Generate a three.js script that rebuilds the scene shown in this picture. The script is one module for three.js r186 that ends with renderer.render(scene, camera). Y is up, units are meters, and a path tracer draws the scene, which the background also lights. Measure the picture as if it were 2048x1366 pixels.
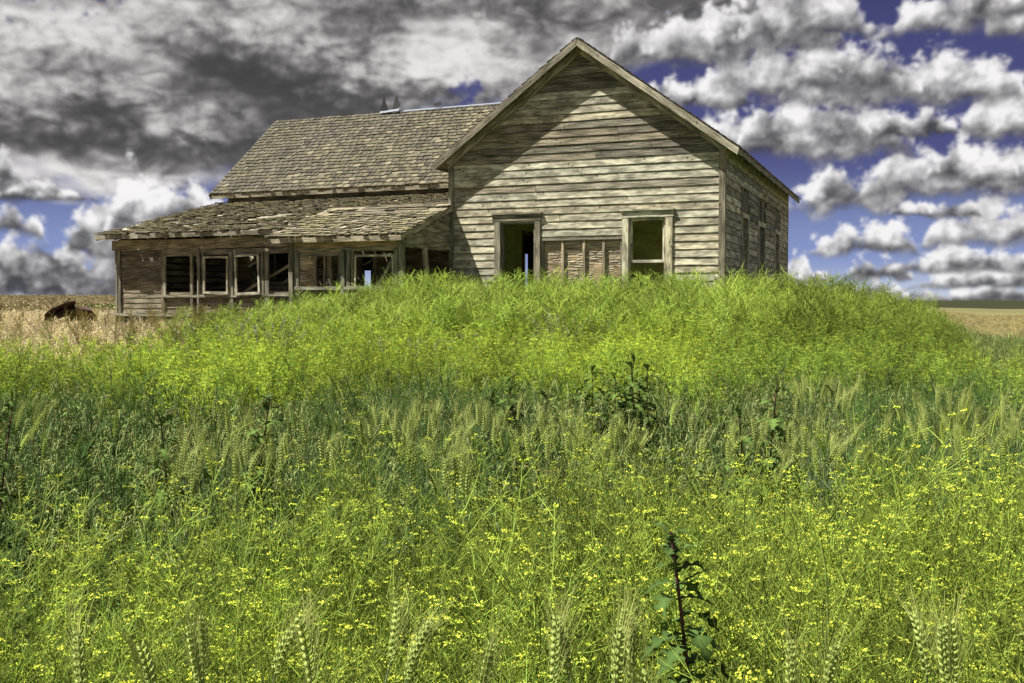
import * as THREE from 'three';
import { mergeGeometries } from 'three/addons/utils/BufferGeometryUtils.js';

// ---------------------------------------------------------------- camera, sun, exposure
const scene = new THREE.Scene();
const EYE = 1.6;
const camera = new THREE.PerspectiveCamera(37.7, 1024 / 683, 0.05, 6000);
camera.position.set(0, EYE, 0);
camera.rotation.x = -Math.atan(83 / 2000);
const renderer = new THREE.WebGLRenderer({ antialias: true });
renderer.toneMapping = THREE.LinearToneMapping;
const EXPOSURE = 2.2;
renderer.toneMappingExposure = EXPOSURE;
renderer.shadowMap.enabled = true;
const sun = new THREE.DirectionalLight(new THREE.Color(1, 0.95, 0.87), 4.9);
sun.position.set(-1.765 * 20, 3.3 * 20, 0.365 * 20 - 12);
sun.target.position.set(0, 0, -12);
sun.castShadow = true;
sun.shadow.camera.left = sun.shadow.camera.bottom = -22;
sun.shadow.camera.right = sun.shadow.camera.top = 22;
sun.shadow.camera.far = 200;
sun.shadow.mapSize.set(4096, 4096);
scene.add(sun, sun.target);

// ---------------------------------------------------------------- random numbers and noise
function rng(seed) {
  let s = seed >>> 0;
  return () => { s = (s + 0x6d2b79f5) | 0; let t = Math.imul(s ^ (s >>> 15), 1 | s); t = (t + Math.imul(t ^ (t >>> 7), 61 | t)) ^ t; return ((t ^ (t >>> 14)) >>> 0) / 4294967296; };
}
const R = rng(12345);
const rr = (a, b) => a + (b - a) * R();
const clamp = (x, a = 0, b = 1) => Math.min(b, Math.max(a, x));
const smooth = (a, b, x) => { const t = clamp((x - a) / (b - a)); return t * t * (3 - 2 * t); };
const lerp = (a, b, t) => a + (b - a) * t;
const perm = new Uint8Array(512), grad = new Float32Array(512);
{ const r = rng(77); for (let i = 0; i < 256; i++) { perm[i] = i; } for (let i = 255; i > 0; i--) { const j = Math.floor(r() * (i + 1)); const t = perm[i]; perm[i] = perm[j]; perm[j] = t; } for (let i = 0; i < 256; i++) perm[i + 256] = perm[i]; for (let i = 0; i < 256; i++) { const a = r() * Math.PI * 2; grad[i * 2] = Math.cos(a); grad[i * 2 + 1] = Math.sin(a); } }
// gradient noise in about -1..1, with an optional whole-number period
function noise(x, y, px = 0, py = 0) {
  const x0 = Math.floor(x), y0 = Math.floor(y), fx = x - x0, fy = y - y0;
  let a = x0, b = x0 + 1, c = y0, d = y0 + 1;
  if (px) { a = ((a % px) + px) % px; b = ((b % px) + px) % px; }
  if (py) { c = ((c % py) + py) % py; d = ((d % py) + py) % py; }
  const u = fx * fx * fx * (fx * (fx * 6 - 15) + 10), v = fy * fy * fy * (fy * (fy * 6 - 15) + 10);
  const g = (i, j, dx, dy) => { const k = perm[(perm[i & 255] + j) & 255] * 2; return grad[k] * dx + grad[k + 1] * dy; };
  const n0 = g(a, c, fx, fy), n1 = g(b, c, fx - 1, fy), n2 = g(a, d, fx, fy - 1), n3 = g(b, d, fx - 1, fy - 1);
  return (n0 + u * (n1 - n0) + v * (n2 - n0 + u * (n0 - n1 - n2 + n3))) * 1.5;
}
function puff(x, y, oct) { let s = 0, a = 0.5; for (let i = 0; i < oct; i++) { s += a * (Math.abs(noise(x, y)) * 2 - 0.62); const t = x * 1.7 - y * 1.05; y = x * 1.05 + y * 1.7 + 5.3; x = t + 17.1; a *= 0.52; } return s; }
function fbm(x, y, oct) { let s = 0, a = 0.5; for (let i = 0; i < oct; i++) { s += a * noise(x, y); x = x * 2.03 + 17.1; y = y * 2.03 + 5.3; a *= 0.5; } return s; }

// ---------------------------------------------------------------- sky: air, a grey cloud deck on the left, heaped clouds on the right and all round
const lin = (r, g, b) => [r, g, b].map((c) => Math.pow(c / 255, 2.2));
function makeSky() {
  const W = 4096, H = 2048, D = Math.PI / 180, data = new Float32Array(W * H * 4);
  const px = new Float32Array(W * H * 3).fill(0);
  const zen = lin(56, 57, 98), mid = lin(80, 84, 132), low = lin(134, 150, 198), rim = lin(192, 202, 222);
  const azOf = (c) => ((c + 0.5) / W - 0.5) * 360 + 90;   // degrees right of the -z axis
  const rowOf = (el) => Math.round((el / 180 + 0.5) * H - 0.5);
  const colOf = (az) => Math.round(((az - 90) / 360 + 0.5) * W - 0.5);
  for (let r = 0; r < H; r++) {
    const el = ((r + 0.5) / H - 0.5) * 180;
    const a = smooth(0, 2.5, el), b = smooth(2, 8.5, el), c = smooth(7, 24, el);
    for (let k = 0; k < 3; k++) {
      let v = lerp(rim[k], low[k], a); v = lerp(v, mid[k], b); v = lerp(v, zen[k], c);
      if (el < -1) v = [0.1, 0.11, 0.05][k];
      for (let i = 0; i < W; i++) px[(r * W + i) * 3 + k] = v;
    }
  }
  const put = (i, al, c0, c1, c2) => { px[i * 3] += (c0 - px[i * 3]) * al; px[i * 3 + 1] += (c1 - px[i * 3 + 1]) * al; px[i * 3 + 2] += (c2 - px[i * 3 + 2]) * al; };
  const wrapAz = (d) => { d = ((d % 360) + 540) % 360 - 180; return d; };
  // the deck of grey cloud: soft darker and brighter lenses, given as [azimuth, elevation, half width, half height, amount]
  const lens = [
    [-21, 8.6, 7.5, 1.15, -0.23], [-27, 8.3, 5, 0.8, -0.11], [-13.5, 7.8, 6, 0.7, -0.11], [-15, 12.3, 5.5, 1.0, -0.22], [-10.5, 11.2, 5, 0.9, -0.17], [-18, 10.5, 8, 0.7, -0.08], [-4, 15.8, 6, 1.2, -0.08], [-9, 9.7, 4.5, 0.6, -0.12], [2.5, 15.9, 6, 0.9, -0.06],
    [-20.5, 11.8, 1.5, 1.1, 0.3], [-27.5, 10.2, 2.6, 0.9, 0.34], [-15.3, 10.2, 2.2, 0.4, 0.4], [-26.5, 14.2, 3, 1.4, 0.3], [-22.5, 13.6, 2.2, 1.2, 0.22], [-12, 14.7, 3, 0.7, 0.2], [-5.6, 14.6, 2, 0.9, 0.3], [-18.2, 6.8, 2.5, 0.5, 0.2], [-7.5, 12.6, 3, 0.8, 0.22], [-3.2, 12.5, 2.4, 1, 0.28], [2, 13.8, 3, 1, 0.2], [-17.6, 9.4, 2.4, 0.35, 0.3], [-24, 6.7, 5, 0.5, 0.25], [-10, 8.9, 2.4, 0.35, 0.3],
  ];
  const hole = [[-27.5, 15.8, 2.0, 1.6, 0.75], [-20.8, 16.2, 1.5, 0.9, 0.6], [-24.5, 15.0, 1.4, 0.8, 0.35], [-2.6, 11.6, 1.2, 1.3, 0.8], [-22, 15.5, 1, 1.4, 0.3], [15, 15.6, 4, 1.3, 0.55], [24, 15.2, 5, 1.5, 0.5]];
  const r0 = rowOf(4.5);
  for (let r = r0; r < H; r++) {
    const el = ((r + 0.5) / H - 0.5) * 180, far = el > 20;
    for (let c = 0; c < W; c++) {
      const az = wrapAz(azOf(c));
      const inView = Math.abs(az) < 32 && !far;
      // lower limit of the deck falls towards the left and rises to the right
      const wob = noise(az * 0.16 + 3.3, 9.1) * 1.2 + noise(az * 0.6, 2.2) * 0.35;
      let edge = az < -14 ? 6.0 : az < 0 ? lerp(6.0, 10.5, smooth(-14, -2, az)) : lerp(10.5, 16.2, smooth(1, 19, az));
      if (az > 32) edge = 19; else if (az < -32) edge = lerp(6, 19, smooth(-36, -75, az));
      edge += wob;
      if (el < edge - 1.5) continue;
      const k = 1 / (Math.sin(el * D) + 0.12), qx = Math.sin(az * D) * Math.cos(el * D) * k, qy = Math.cos(az * D) * Math.cos(el * D) * k;
      const oct = inView ? 5 : far ? 3 : 4;
      const f = fbm(qx * 3.1 + 4.7, qy * 1.7 + 1.3, oct), g = fbm(qx * 8 - 3, qy * 3.1 + 7, oct);
      let cov = smooth(-0.7, 0.9, el - edge + f * 1.6) * smooth(-0.62, -0.28, f + (far ? 0.02 : 0.25));
      let dip = 0;
      if (inView) for (const [x, y, w, h, m] of hole) { const q = ((az - x) / w) ** 2 + ((el - y) / h) ** 2; if (q < 4) dip += m * Math.exp(-q * 1.3); }
      if (dip > 0) cov *= 1 - smooth(0.3, 0.85, dip + fbm(az * 1.3 + 7, el * 1.9, 5) * 0.9 + g * 0.3) * 0.95;
      if (cov <= 0.002) continue;
      let v = 0.52 + f * 0.5 + g * 0.4;
      if (inView) {
        const w1 = fbm(az * 0.21 + 31, el * 0.5 + 4, 3), w2 = fbm(az * 0.21 - 9, el * 0.5 + 2, 3);
        const b1 = fbm(az * 0.17 + w1 * 0.35 + 2, el * 0.42 + w2 * 0.3, 5), b2 = puff(az * 0.5 + w2 + 5, el * 0.95 + w1, 5), fine = fbm(az * 1.15 + w1 * 0.5, el * 1.7 + w2 * 0.5, 6);
        v = 0.48 + b1 * 0.62 + b2 * 0.3 + fine * 0.26;
        for (const [x, y, w, h, m] of lens) { const q = ((az - x + w1 * 2.6 + fine * 0.8) / (w * 1.15)) ** 2 + ((el - y + w2 * 1.3 + fine * 0.5) / (h * 1.25)) ** 2; if (q < 8) v += m * (m < 0 ? 1.5 : 1.0) * Math.exp(-q * 0.8); }
      }
      v += (1 - smooth(0, 1.6, el - edge)) * 0.14;
      v = 1 / (1 + Math.exp(-5.2 * (v - 0.5)));
      const lum = Math.pow(lerp(0.27, 0.94, v), 2.2);
      put(r * W + c, cov * 0.98, lum * 1.02, lum * 0.99, lum * 0.98);
    }
  }
  // heaped clouds, far ones first: [azimuth, base elevation, half width, height, tone]
  const heaps = [];
  const q = rng(4242);
  for (let i = 0; i < 150; i++) {                                    // round the rest of the horizon
    const az = 54 + q() * 252, base = 0.3 + 9 * q() * q(), s = 0.25 + base * 0.11;
    heaps.push([az, base, s * (5 + q() * 6), s * (1.8 + q() * 2.4), 0.9 + q() * 0.2]);
  }
  const inFrame = [
    [15.7, 10.77, 5.5, 4.28, 1.0],
    [22.1, 9.93, 4.82, 3.94, 1.02],
    [18.4, 10.48, 3.75, 3.31, 1.0],
    [15.1, 7.56, 6.73, 4.11, 0.95],
    [10.4, 10.53, 3.42, 2.26, 0.85],
    [16.1, 8.2, 3.56, 3.41, 1.0],
    [21.8, 8.45, 2.21, 1.85, 0.85],
    [26.2, 8.17, 2.84, 3.06, 1.0],
    [18.2, 4.62, 3.19, 3.35, 1.08],
    [24.1, 5.16, 5.34, 3.68, 1.02],
    [24.5, 6.08, 2.26, 2.38, 1.0],
    [25.7, 2.71, 3.52, 3.27, 0.95],
    [19.3, 2.38, 2.86, 2.09, 1.02],
    [21.6, 4.46, 1.04, 0.97, 0.85],
    [23.7, 4.24, 1.41, 1.06, 0.9],
    [15.9, 0.69, 1.01, 2.39, 1.12],
    [17.1, 0.99, 0.56, 0.78, 1.15],
    [19.9, 1.02, 1.92, 1.43, 0.92],
    [24.7, 1.35, 4.44, 1.64, 0.98],
    [25.1, 0.52, 3.88, 1.45, 1.0],
    [24.5, -0.26, 4.58, 1.33, 0.95],
    [19.4, -0.05, 2.28, 1.27, 0.95],
    [24.5, 13.56, 4.65, 3.46, 1.0],
    [27.2, 13.03, 2.29, 3.16, 0.95],
    [9.7, 12.77, 4.21, 3.51, 0.88],
    [13.0, 13.22, 5.33, 3.66, 0.9],
    [16.1, 13.82, 3.56, 3.85, 0.88],
    [-21.8, 2.13, 2.91, 2.57, 0.9],
    [-19.0, 3.52, 3.15, 3.56, 1.14],
    [-21.8, 2.92, 2.08, 2.56, 0.95],
    [-17.3, 3.28, 2.34, 3.05, 0.9],
    [-26.4, 3.21, 1.35, 2.21, 1.0],
    [-25.9, 1.03, 2.99, 3.02, 0.85],
    [-22.9, 0.79, 2.45, 2.82, 0.88],
    [-26.1, 0.13, 2.2, 2.1, 0.78],
    [-23.2, 0.05, 2.57, 1.96, 0.8],
    [-19.4, 0.27, 3.14, 3.17, 0.82],
    [-27.1, 5.09, 1.53, 2.57, 0.7],
    [-24.9, 5.13, 2.51, 1.1, 0.8],
  ];
  inFrame.sort((a, b) => b[1] < a[1] ? 1 : -1);
  heaps.push(...inFrame);
  let seed = 0;
  for (const [az0, base, w, h, tone] of heaps) {
    seed += 13.37;
    const rA = Math.max(0, rowOf(base - h * 0.25)), rB = Math.min(H - 1, rowOf(base + h * 1.9)), cA = colOf(az0 - w * 1.3), cB = colOf(az0 + w * 1.3);
    for (let r = rA; r <= rB; r++) {
      const el = ((r + 0.5) / H - 0.5) * 180, t = (el - base) / h;
      for (let cc = cA; cc <= cB; cc++) {
        const c = ((cc % W) + W) % W, s = wrapAz(azOf(c) - az0) / w, X = s * w, Y = t * h, asp = w / h;
        const big = noise(s * 1.7 + seed, seed * 0.7) * 0.36 + noise(s * 3.1 + seed, seed * 1.3) * 0.1;
        const fr = 0.74 / Math.sqrt(h * 0.5 + 0.3);
        const n = puff(X * fr + seed * 3.1, Y * fr * 1.15 + seed, 6), m = fbm(X * fr * 0.9 + seed * 1.7, Y * fr + seed, 5);
        const top = Math.pow(Math.max(0, 1 - s * s), 0.5) * (0.84 + big);
        const fz = fbm(X * fr * 5 + seed, Y * fr * 5.5 - seed, 3);
        const body = top - t + n * 0.4 + m * 0.5 + fz * 0.14 + 0.07 - smooth(1.3, 1.85, t) * 2;
        const foot = t + 0.08 + m * 0.3 + big * 0.08;
        const al = smooth(0.0, 0.3, body) * smooth(0.0, 0.26, foot) * (1 - smooth(0.95, 1.25, Math.abs(s)));
        if (al < 0.004) continue;
        const rel = clamp(t / Math.max(0.25, top));
        const ndx = puff((X - 0.16) * fr + seed * 3.1, (Y + 0.16) * fr * 1.15 + seed, 4) - puff(X * fr + seed * 3.1, Y * fr * 1.15 + seed, 4);
        let v = (tone < 0.87 ? 0.36 : 0.45) + (tone < 0.87 ? 0.78 : 0.5) * smooth(0.05, 0.95, rel + m * 0.75 - s * 0.1) - ndx * 0.09 + n * 0.14 + m * 0.3 + fz * 0.1 + (1 - smooth(0, 0.4, body)) * 0.1;
        v = clamp(v * tone, 0.28, 0.97);
        const lum = Math.pow(v, 2.2);
        put(r * W + c, al * 0.97, lum, lum * 0.985, lum * 0.985 + (1 - v) * 0.012);
      }
    }
  }
  for (let i = 0; i < W * H; i++) { for (let k = 0; k < 3; k++) data[i * 4 + k] = px[i * 3 + k] / EXPOSURE; data[i * 4 + 3] = 1; }
  const t = new THREE.DataTexture(data, W, H, THREE.RGBAFormat, THREE.FloatType);
  t.mapping = THREE.EquirectangularReflectionMapping;
  t.magFilter = t.minFilter = THREE.LinearFilter;
  t.needsUpdate = true;
  return t;
}
scene.background = makeSky();
scene.environment = scene.background;

// ---------------------------------------------------------------- names, labels
const taken = new Map();
function numbered(name) { const n = taken.get(name) ?? 0; taken.set(name, n + 1); return n ? `${name}_${String(n).padStart(3, '0')}` : name; }
function tag(o, label, category, group, kind) { o.userData.label = label; if (category) o.userData.category = category; if (group) o.userData.group = group; if (kind) o.userData.kind = kind; return o; }
function shadows(o) { o.castShadow = o.receiveShadow = true; return o; }

// ---------------------------------------------------------------- procedural textures
function tex(w, h, f, srgb) {
  const d = new Uint8Array(w * h * 4);
  for (let y = 0; y < h; y++) for (let x = 0; x < w; x++) { const c = f(x / w, y / h), o = (y * w + x) * 4; for (let k = 0; k < 3; k++) d[o + k] = clamp(Array.isArray(c) ? c[k] : c) * 255; d[o + 3] = 255; }
  const t = new THREE.DataTexture(d, w, h);
  t.wrapS = t.wrapT = THREE.RepeatWrapping; t.magFilter = THREE.LinearFilter; t.minFilter = THREE.LinearMipmapLinearFilter; t.generateMipmaps = true;
  if (srgb) t.colorSpace = THREE.SRGBColorSpace;
  t.needsUpdate = true;
  return t;
}
// grain along u; the sheet is 2.4 m by 0.6 m
const grain = (u, v) => {
  const w = noise(u * 5, v * 6, 5, 6) * 0.35 + noise(u * 14, v * 12, 14, 12) * 0.12;
  const a = noise(u * 5 + 0.3, v * 44 + w * 3.5, 5), b = noise(u * 9, v * 120 + w * 5, 9), c = noise(u * 40, v * 230, 40, 230);
  return a * 0.4 + b * 0.5 + c * 0.3;
};
const crack = (u, v) => { const w = noise(u * 6, v * 7, 6, 7) * 0.5; return smooth(0.62, 0.75, noise(u * 6 + 9, v * 52 + w * 4, 6)); };
const knot = (() => { const r = rng(5), k = []; for (let i = 0; i < 9; i++) k.push([r(), r(), 0.006 + r() * 0.006]); return (u, v) => { let m = 0; for (const [x, y, s] of k) { const d = Math.hypot((u - x) * 2.4, (v - y) * 0.6) / (s * 2.4); if (d < 1.4) m = Math.max(m, 1 - smooth(0.5, 1.3, d)); } return m; }; })();
const bareTex = tex(1536, 768, (u, v) => {
  const g = grain(u, v), blotch = noise(u * 5 + 2, v * 5, 5, 5), k = crack(u, v), n = knot(u, v);
  const l = 0.57 + g * 0.56 + blotch * 0.2 - k * 0.36 - n * 0.2;
  return [l * 1.0, l * 0.965, l * 0.87 + blotch * 0.02];
}, true);
const paintTex = tex(1536, 768, (u, v) => {
  const g = grain(u, v), blotch = noise(u * 6 + 7, v * 6 + 3, 6, 6) + noise(u * 17, v * 17, 17, 17) * 0.6, k = crack(u, v), n = knot(u, v);
  const worn = smooth(-0.5, 0.4, g * 1.1 + blotch * 0.65 + 0.08);
  const p = [0.9 + g * 0.12, 0.885 + g * 0.12, 0.8 + g * 0.12], l = 0.54 + g * 0.5, b = [l, l * 0.965, l * 0.86];
  return [0, 1, 2].map((i) => lerp(p[i], b[i], worn) - k * 0.22 - n * 0.3);
}, true);
const bumpTex = tex(1024, 512, (u, v) => 0.5 + grain(u, v) * 0.4 - crack(u, v) * 0.4);
const rustTex = tex(256, 256, (u, v) => { const a = noise(u * 6, v * 6, 6, 6), b = noise(u * 25, v * 25, 25, 25), c = noise(u * 70, v * 70, 70, 70); const t = 0.5 + a * 0.35 + b * 0.3; return [0.17 + t * 0.17 + c * 0.08, 0.12 + t * 0.1 + c * 0.06, 0.11 + t * 0.06 + c * 0.04]; }, true);
const plasterTex = tex(512, 512, (u, v) => { const a = noise(u * 4, v * 4, 4, 4), b = noise(u * 18, v * 18, 18, 18), c = noise(u * 80, v * 80, 80, 80), st = smooth(0.25, 0.5, noise(u * 9 + 4, v * 3, 9, 3)); const l = 0.78 + a * 0.1 + b * 0.07 + c * 0.06; return [l * (0.86 + st * 0.06), l * (0.95 - st * 0.1), l * (0.62 - st * 0.06)]; }, true);
const soilTex = tex(1024, 1024, (u, v) => { const a = noise(u * 8, v * 8, 8, 8), b = noise(u * 40, v * 40, 40, 40), c = noise(u * 160, v * 160, 160, 160), d = noise(u * 330, v * 330, 330, 330); const l = 0.78 + a * 0.12 + b * 0.16 + c * 0.16 + d * 0.12; return [l, l * 0.98, l * 0.94]; }, true);

const std = (o) => new THREE.MeshStandardMaterial({ roughness: 0.9, side: THREE.DoubleSide, ...o });
const M = {
  bare: std({ map: bareTex, bumpMap: bumpTex, bumpScale: 0.004, vertexColors: true }),
  paint: std({ map: paintTex, bumpMap: bumpTex, bumpScale: 0.003, vertexColors: true, roughness: 0.8 }),
  shingle: std({ map: bareTex, bumpMap: bumpTex, bumpScale: 0.004, vertexColors: true }),
  plaster: std({ map: plasterTex, color: new THREE.Color(0.98, 1.04, 0.85) }),
  lime: std({ color: new THREE.Color(0.5, 0.47, 0.4) }),
  rust: std({ map: rustTex, roughness: 0.85, metalness: 0.1 }),
  tin: std({ color: new THREE.Color(0.03, 0.03, 0.034), roughness: 0.7 }),
  zinc: std({ color: new THREE.Color(0.14, 0.16, 0.2), roughness: 0.6, metalness: 0.3 }),
  glass: new THREE.MeshPhysicalMaterial({ color: new THREE.Color(0.82, 0.86, 0.78), roughness: 0.02, transmission: 1, thickness: 0, ior: 1.5, side: THREE.DoubleSide }),
};

// ---------------------------------------------------------------- the farmhouse: house axes are a (along the front, right), b (away), h (above the eye)
const YAW = -22 * Math.PI / 180, BASE = 0.75;
const house = new THREE.Group();
house.name = numbered('farmhouse');
house.position.set(4, EYE - BASE, -19);
house.rotation.y = YAW;
scene.add(house);
tag(house, 'abandoned weathered grey wooden farmhouse with shingled wing and sagging porch', 'house');
const L = (a, b, h) => new THREE.Vector3(a, h + BASE, -b);
const V = (x, y, z) => new THREE.Vector3(x, y, z);

// A board from A to B: width w along U, thickness tB at its lower edge and tT at its upper one along N; uv in metres
function board(A, B, U, N, w, tB, tT, o = {}) {
  const { segs = 1, wob = 0, tone = [1, 1, 1], skewA = 0, skewB = 0 } = o;
  const dir = B.clone().sub(A), len = dir.length(); dir.normalize();
  U = U.clone().addScaledVector(dir, -U.dot(dir)).normalize(); N = N.clone().normalize();
  const rings = [], ou = rr(0, 1), ov = rr(0, 1);
  for (let i = 0; i <= segs; i++) {
    const s = i / segs, j = () => wob ? rr(-wob, wob) : 0, jn = wob ? rr(-wob, wob) * 0.8 : 0, ju = j();
    const p = (w_, n_, sk) => A.clone().addScaledVector(dir, s * len + sk).addScaledVector(U, w_).addScaledVector(N, n_);
    const sk = lerp(skewA, skewB, s);
    rings.push([p(ju, 0, 0), p(ju, tB + jn, 0), p(w + j() * 0.5, tT + jn, sk), p(w, 0, sk)]);
  }
  const pos = [], uv = [];
  const quad = (a, b, c, d, ua, ub, va, vb) => { for (const [p, x, y] of [[a, ua, va], [b, ub, va], [c, ub, vb], [a, ua, va], [c, ub, vb], [d, ua, vb]]) { pos.push(p.x, p.y, p.z); uv.push(x / 2.4 + ou, y / 0.6 + ov); } };
  const per = [0, tB, tB + w, tB + w + tT, tB * 2 + w + tT + 0.0001 + w];
  for (let i = 0; i < segs; i++) for (let k = 0; k < 4; k++) { const q = (k + 1) % 4; quad(rings[i][k], rings[i + 1][k], rings[i + 1][q], rings[i][q], (i / segs) * len, ((i + 1) / segs) * len, per[k], per[k + 1]); }
  for (const [g, e] of [[rings[0], 0], [rings[segs], len]]) { const [a, b, c, d] = g; if (e) quad(a, d, c, b, 0, 0.03, 0, w); else quad(a, b, c, d, 0, 0.03, 0, w); }
  return geo(pos, uv, tone);
}
function geo(pos, uv, tone) {
  const g = new THREE.BufferGeometry(), n = pos.length / 3, col = new Float32Array(n * 3);
  for (let i = 0; i < n; i++) col.set(tone, i * 3);
  g.setAttribute('position', new THREE.Float32BufferAttribute(pos, 3));
  g.setAttribute('uv', new THREE.Float32BufferAttribute(uv, 2));
  g.setAttribute('color', new THREE.BufferAttribute(col, 3));
  g.computeVertexNormals();
  return g;
}
const UP = V(0, 1, 0), FRONT = V(0, 0, 1), BACK = V(0, 0, -1), RIGHT = V(1, 0, 0), LEFT = V(-1, 0, 0);
function part(name, g, m, parent = house) {
  const mesh = shadows(new THREE.Mesh(Array.isArray(g) ? mergeGeometries(g) : g, m));
  mesh.name = numbered(name); parent.add(mesh); return mesh;
}
// a box given by its corners in house axes
function box(a0, a1, b0, b1, h0, h1, tone = [1, 1, 1]) {
  if (a1 - a0 >= b1 - b0) return board(L(a0, b1, h0), L(a1, b1, h0), UP, FRONT, h1 - h0, b1 - b0, b1 - b0, { tone });
  return board(L(a0, b0, h0), L(a0, b1, h0), UP, RIGHT, h1 - h0, a1 - a0, a1 - a0, { tone });
}
// an upright post or stud with the grain along its height
const post = (a, b, w, d, h0, h1, tone, lean = 0) => board(L(a - w / 2, b, h0), L(a - w / 2 + lean, b, h1), RIGHT, FRONT, w, d, d, { tone });
const wood = (l, warm = 0) => { const v = l * rr(0.85, 1.15), w = warm + rr(-0.04, 0.04); return [v * (1 + w), v, v * (0.9 - w)]; };

const HB = -0.7;                                    // bottom of the walls
const EAVE = 3.0, APEX = 5.08, MID = -2.85, HALF = 2.85;  // underside line of the main roof at the walls
const roofH = (a) => APEX - Math.abs(a - MID) * (APEX - EAVE) / HALF;

// --- main block: wall slabs with openings, lap boards on them
function slab(list, parentName, tone) { return part(parentName, list.map((q) => box(...q, tone)), M.bare); }
const DOOR = [-4.56, -3.8, HB, 1.57], WIN = [-1.84, -1.11, -0.1, 1.6], GAP = [-3.68, -1.97, -0.2, 1.22];
const inner = [1.1, 1.02, 0.85];
const frontWall = slab([[-5.7, DOOR[0], 0.012, 0.11, HB, 2.6], [DOOR[0], DOOR[1], 0.012, 0.11, DOOR[3], 2.6], [DOOR[1], GAP[0], 0.012, 0.11, HB, 2.6], [GAP[0], GAP[1], 0.012, 0.11, GAP[3] + 0.03, 2.6], [GAP[0], GAP[1], 0.012, 0.11, HB, GAP[2]], [GAP[1], WIN[0], 0.012, 0.11, HB, 2.6], [WIN[0], WIN[1], 0.012, 0.11, HB, WIN[2]], [WIN[0], WIN[1], 0.012, 0.11, WIN[3], 2.6], [WIN[1], -0.01, 0.012, 0.11, HB, 2.6]], 'front_wall', inner);
{ // the gable triangle behind the boards
  const A = L(-5.7, 0.012, 2.6), B = L(0, 0.012, 2.6), C = L(MID, 0.012, APEX - 0.02), D = L(-5.7, 0.012, EAVE - 0.02), E = L(0, 0.012, EAVE - 0.02), pos = [], uv = [];
  for (const p of [A, B, E, A, E, C, A, C, D]) { pos.push(p.x, p.y, p.z); uv.push(p.x / 2.4, p.y / 0.6); }
  part('gable_backing', geo(pos, uv, [0.3, 0.28, 0.24]), M.bare, frontWall);
}
const EXPO = 0.1523;
let row = 0;
for (let h = HB; h < APEX - 0.1; h += EXPO, row++) {
  const top = h + EXPO, room = (APEX - top) / (APEX - EAVE) * HALF;
  let spans = [[Math.max(-5.63, MID - room), Math.min(-0.08, MID + room)]];
  const cut = (a, b) => { spans = spans.flatMap(([x, y]) => b <= x || a >= y ? [[x, y]] : [[x, Math.min(a, y)], [Math.max(b, x), y]].filter(([p, q]) => q - p > 0.03)); };
  const c = h + EXPO * 0.6;
  if (c < 1.66) cut(-4.7, -3.69);
  if (c < 1.24) cut(-3.7, -1.95);
  if (c < 1.68) cut(-1.96, -0.98);
  const painted = h < 2.2 ? R() < 0.93 : h < 2.9 ? R() < 0.62 : R() < 0.25;
  for (const [x, y] of spans) {
    const pieces = [];
    if (y - x > 3.2 && R() < 0.65) { const m = x + (y - x) * rr(0.3, 0.7); pieces.push([x, m - 0.003], [m + 0.003, y]); } else pieces.push([x, y]);
    for (const [p, q] of pieces) {
      const tone = painted ? wood(rr(0.62, 0.96), 0.0) : wood(rr(0.34, 0.72), 0.02);
      part('board', board(L(p, 0.01, h + 0.004), L(q, 0.01, h + 0.004), UP, FRONT, EXPO - 0.009, 0.022, 0.008, { segs: Math.max(2, Math.min(5, Math.round((q - p) * 1.2))), wob: 0.003, tone }), painted ? M.paint : M.bare, frontWall);
    }
  }
}
part('corner_board', board(L(-5.74, 0, HB), L(-5.74, 0, EAVE - 0.1), RIGHT, FRONT, 0.11, 0.034, 0.034, { tone: wood(0.62) }), M.bare);
part('corner_board', board(L(-0.085, 0, HB), L(-0.085, 0, EAVE - 0.12), RIGHT, FRONT, 0.12, 0.036, 0.036, { tone: wood(0.6) }), M.bare);
part('corner_board', board(L(0, 0.001, HB), L(0, 0.001, EAVE - 0.1), BACK, RIGHT, 0.11, 0.034, 0.034, { tone: wood(0.62) }), M.bare);
// frieze boards under the rakes
for (const s of [-1, 1]) {
  const end = MID + s * (HALF + 0.05), A = L(MID, 0, APEX - 0.22), B = L(end, 0, roofH(end) - 0.22);
  part('frieze_board', s < 0 ? board(B, A, UP, FRONT, 0.2, 0.05, 0.05, { tone: wood(0.85), segs: 2, wob: 0.002, skewA: 0.12, skewB: 0.15 }) : board(A, B, UP, FRONT, 0.2, 0.05, 0.05, { tone: wood(0.85), segs: 2, wob: 0.002, skewA: -0.15, skewB: -0.12 }), M.bare);
}
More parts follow.
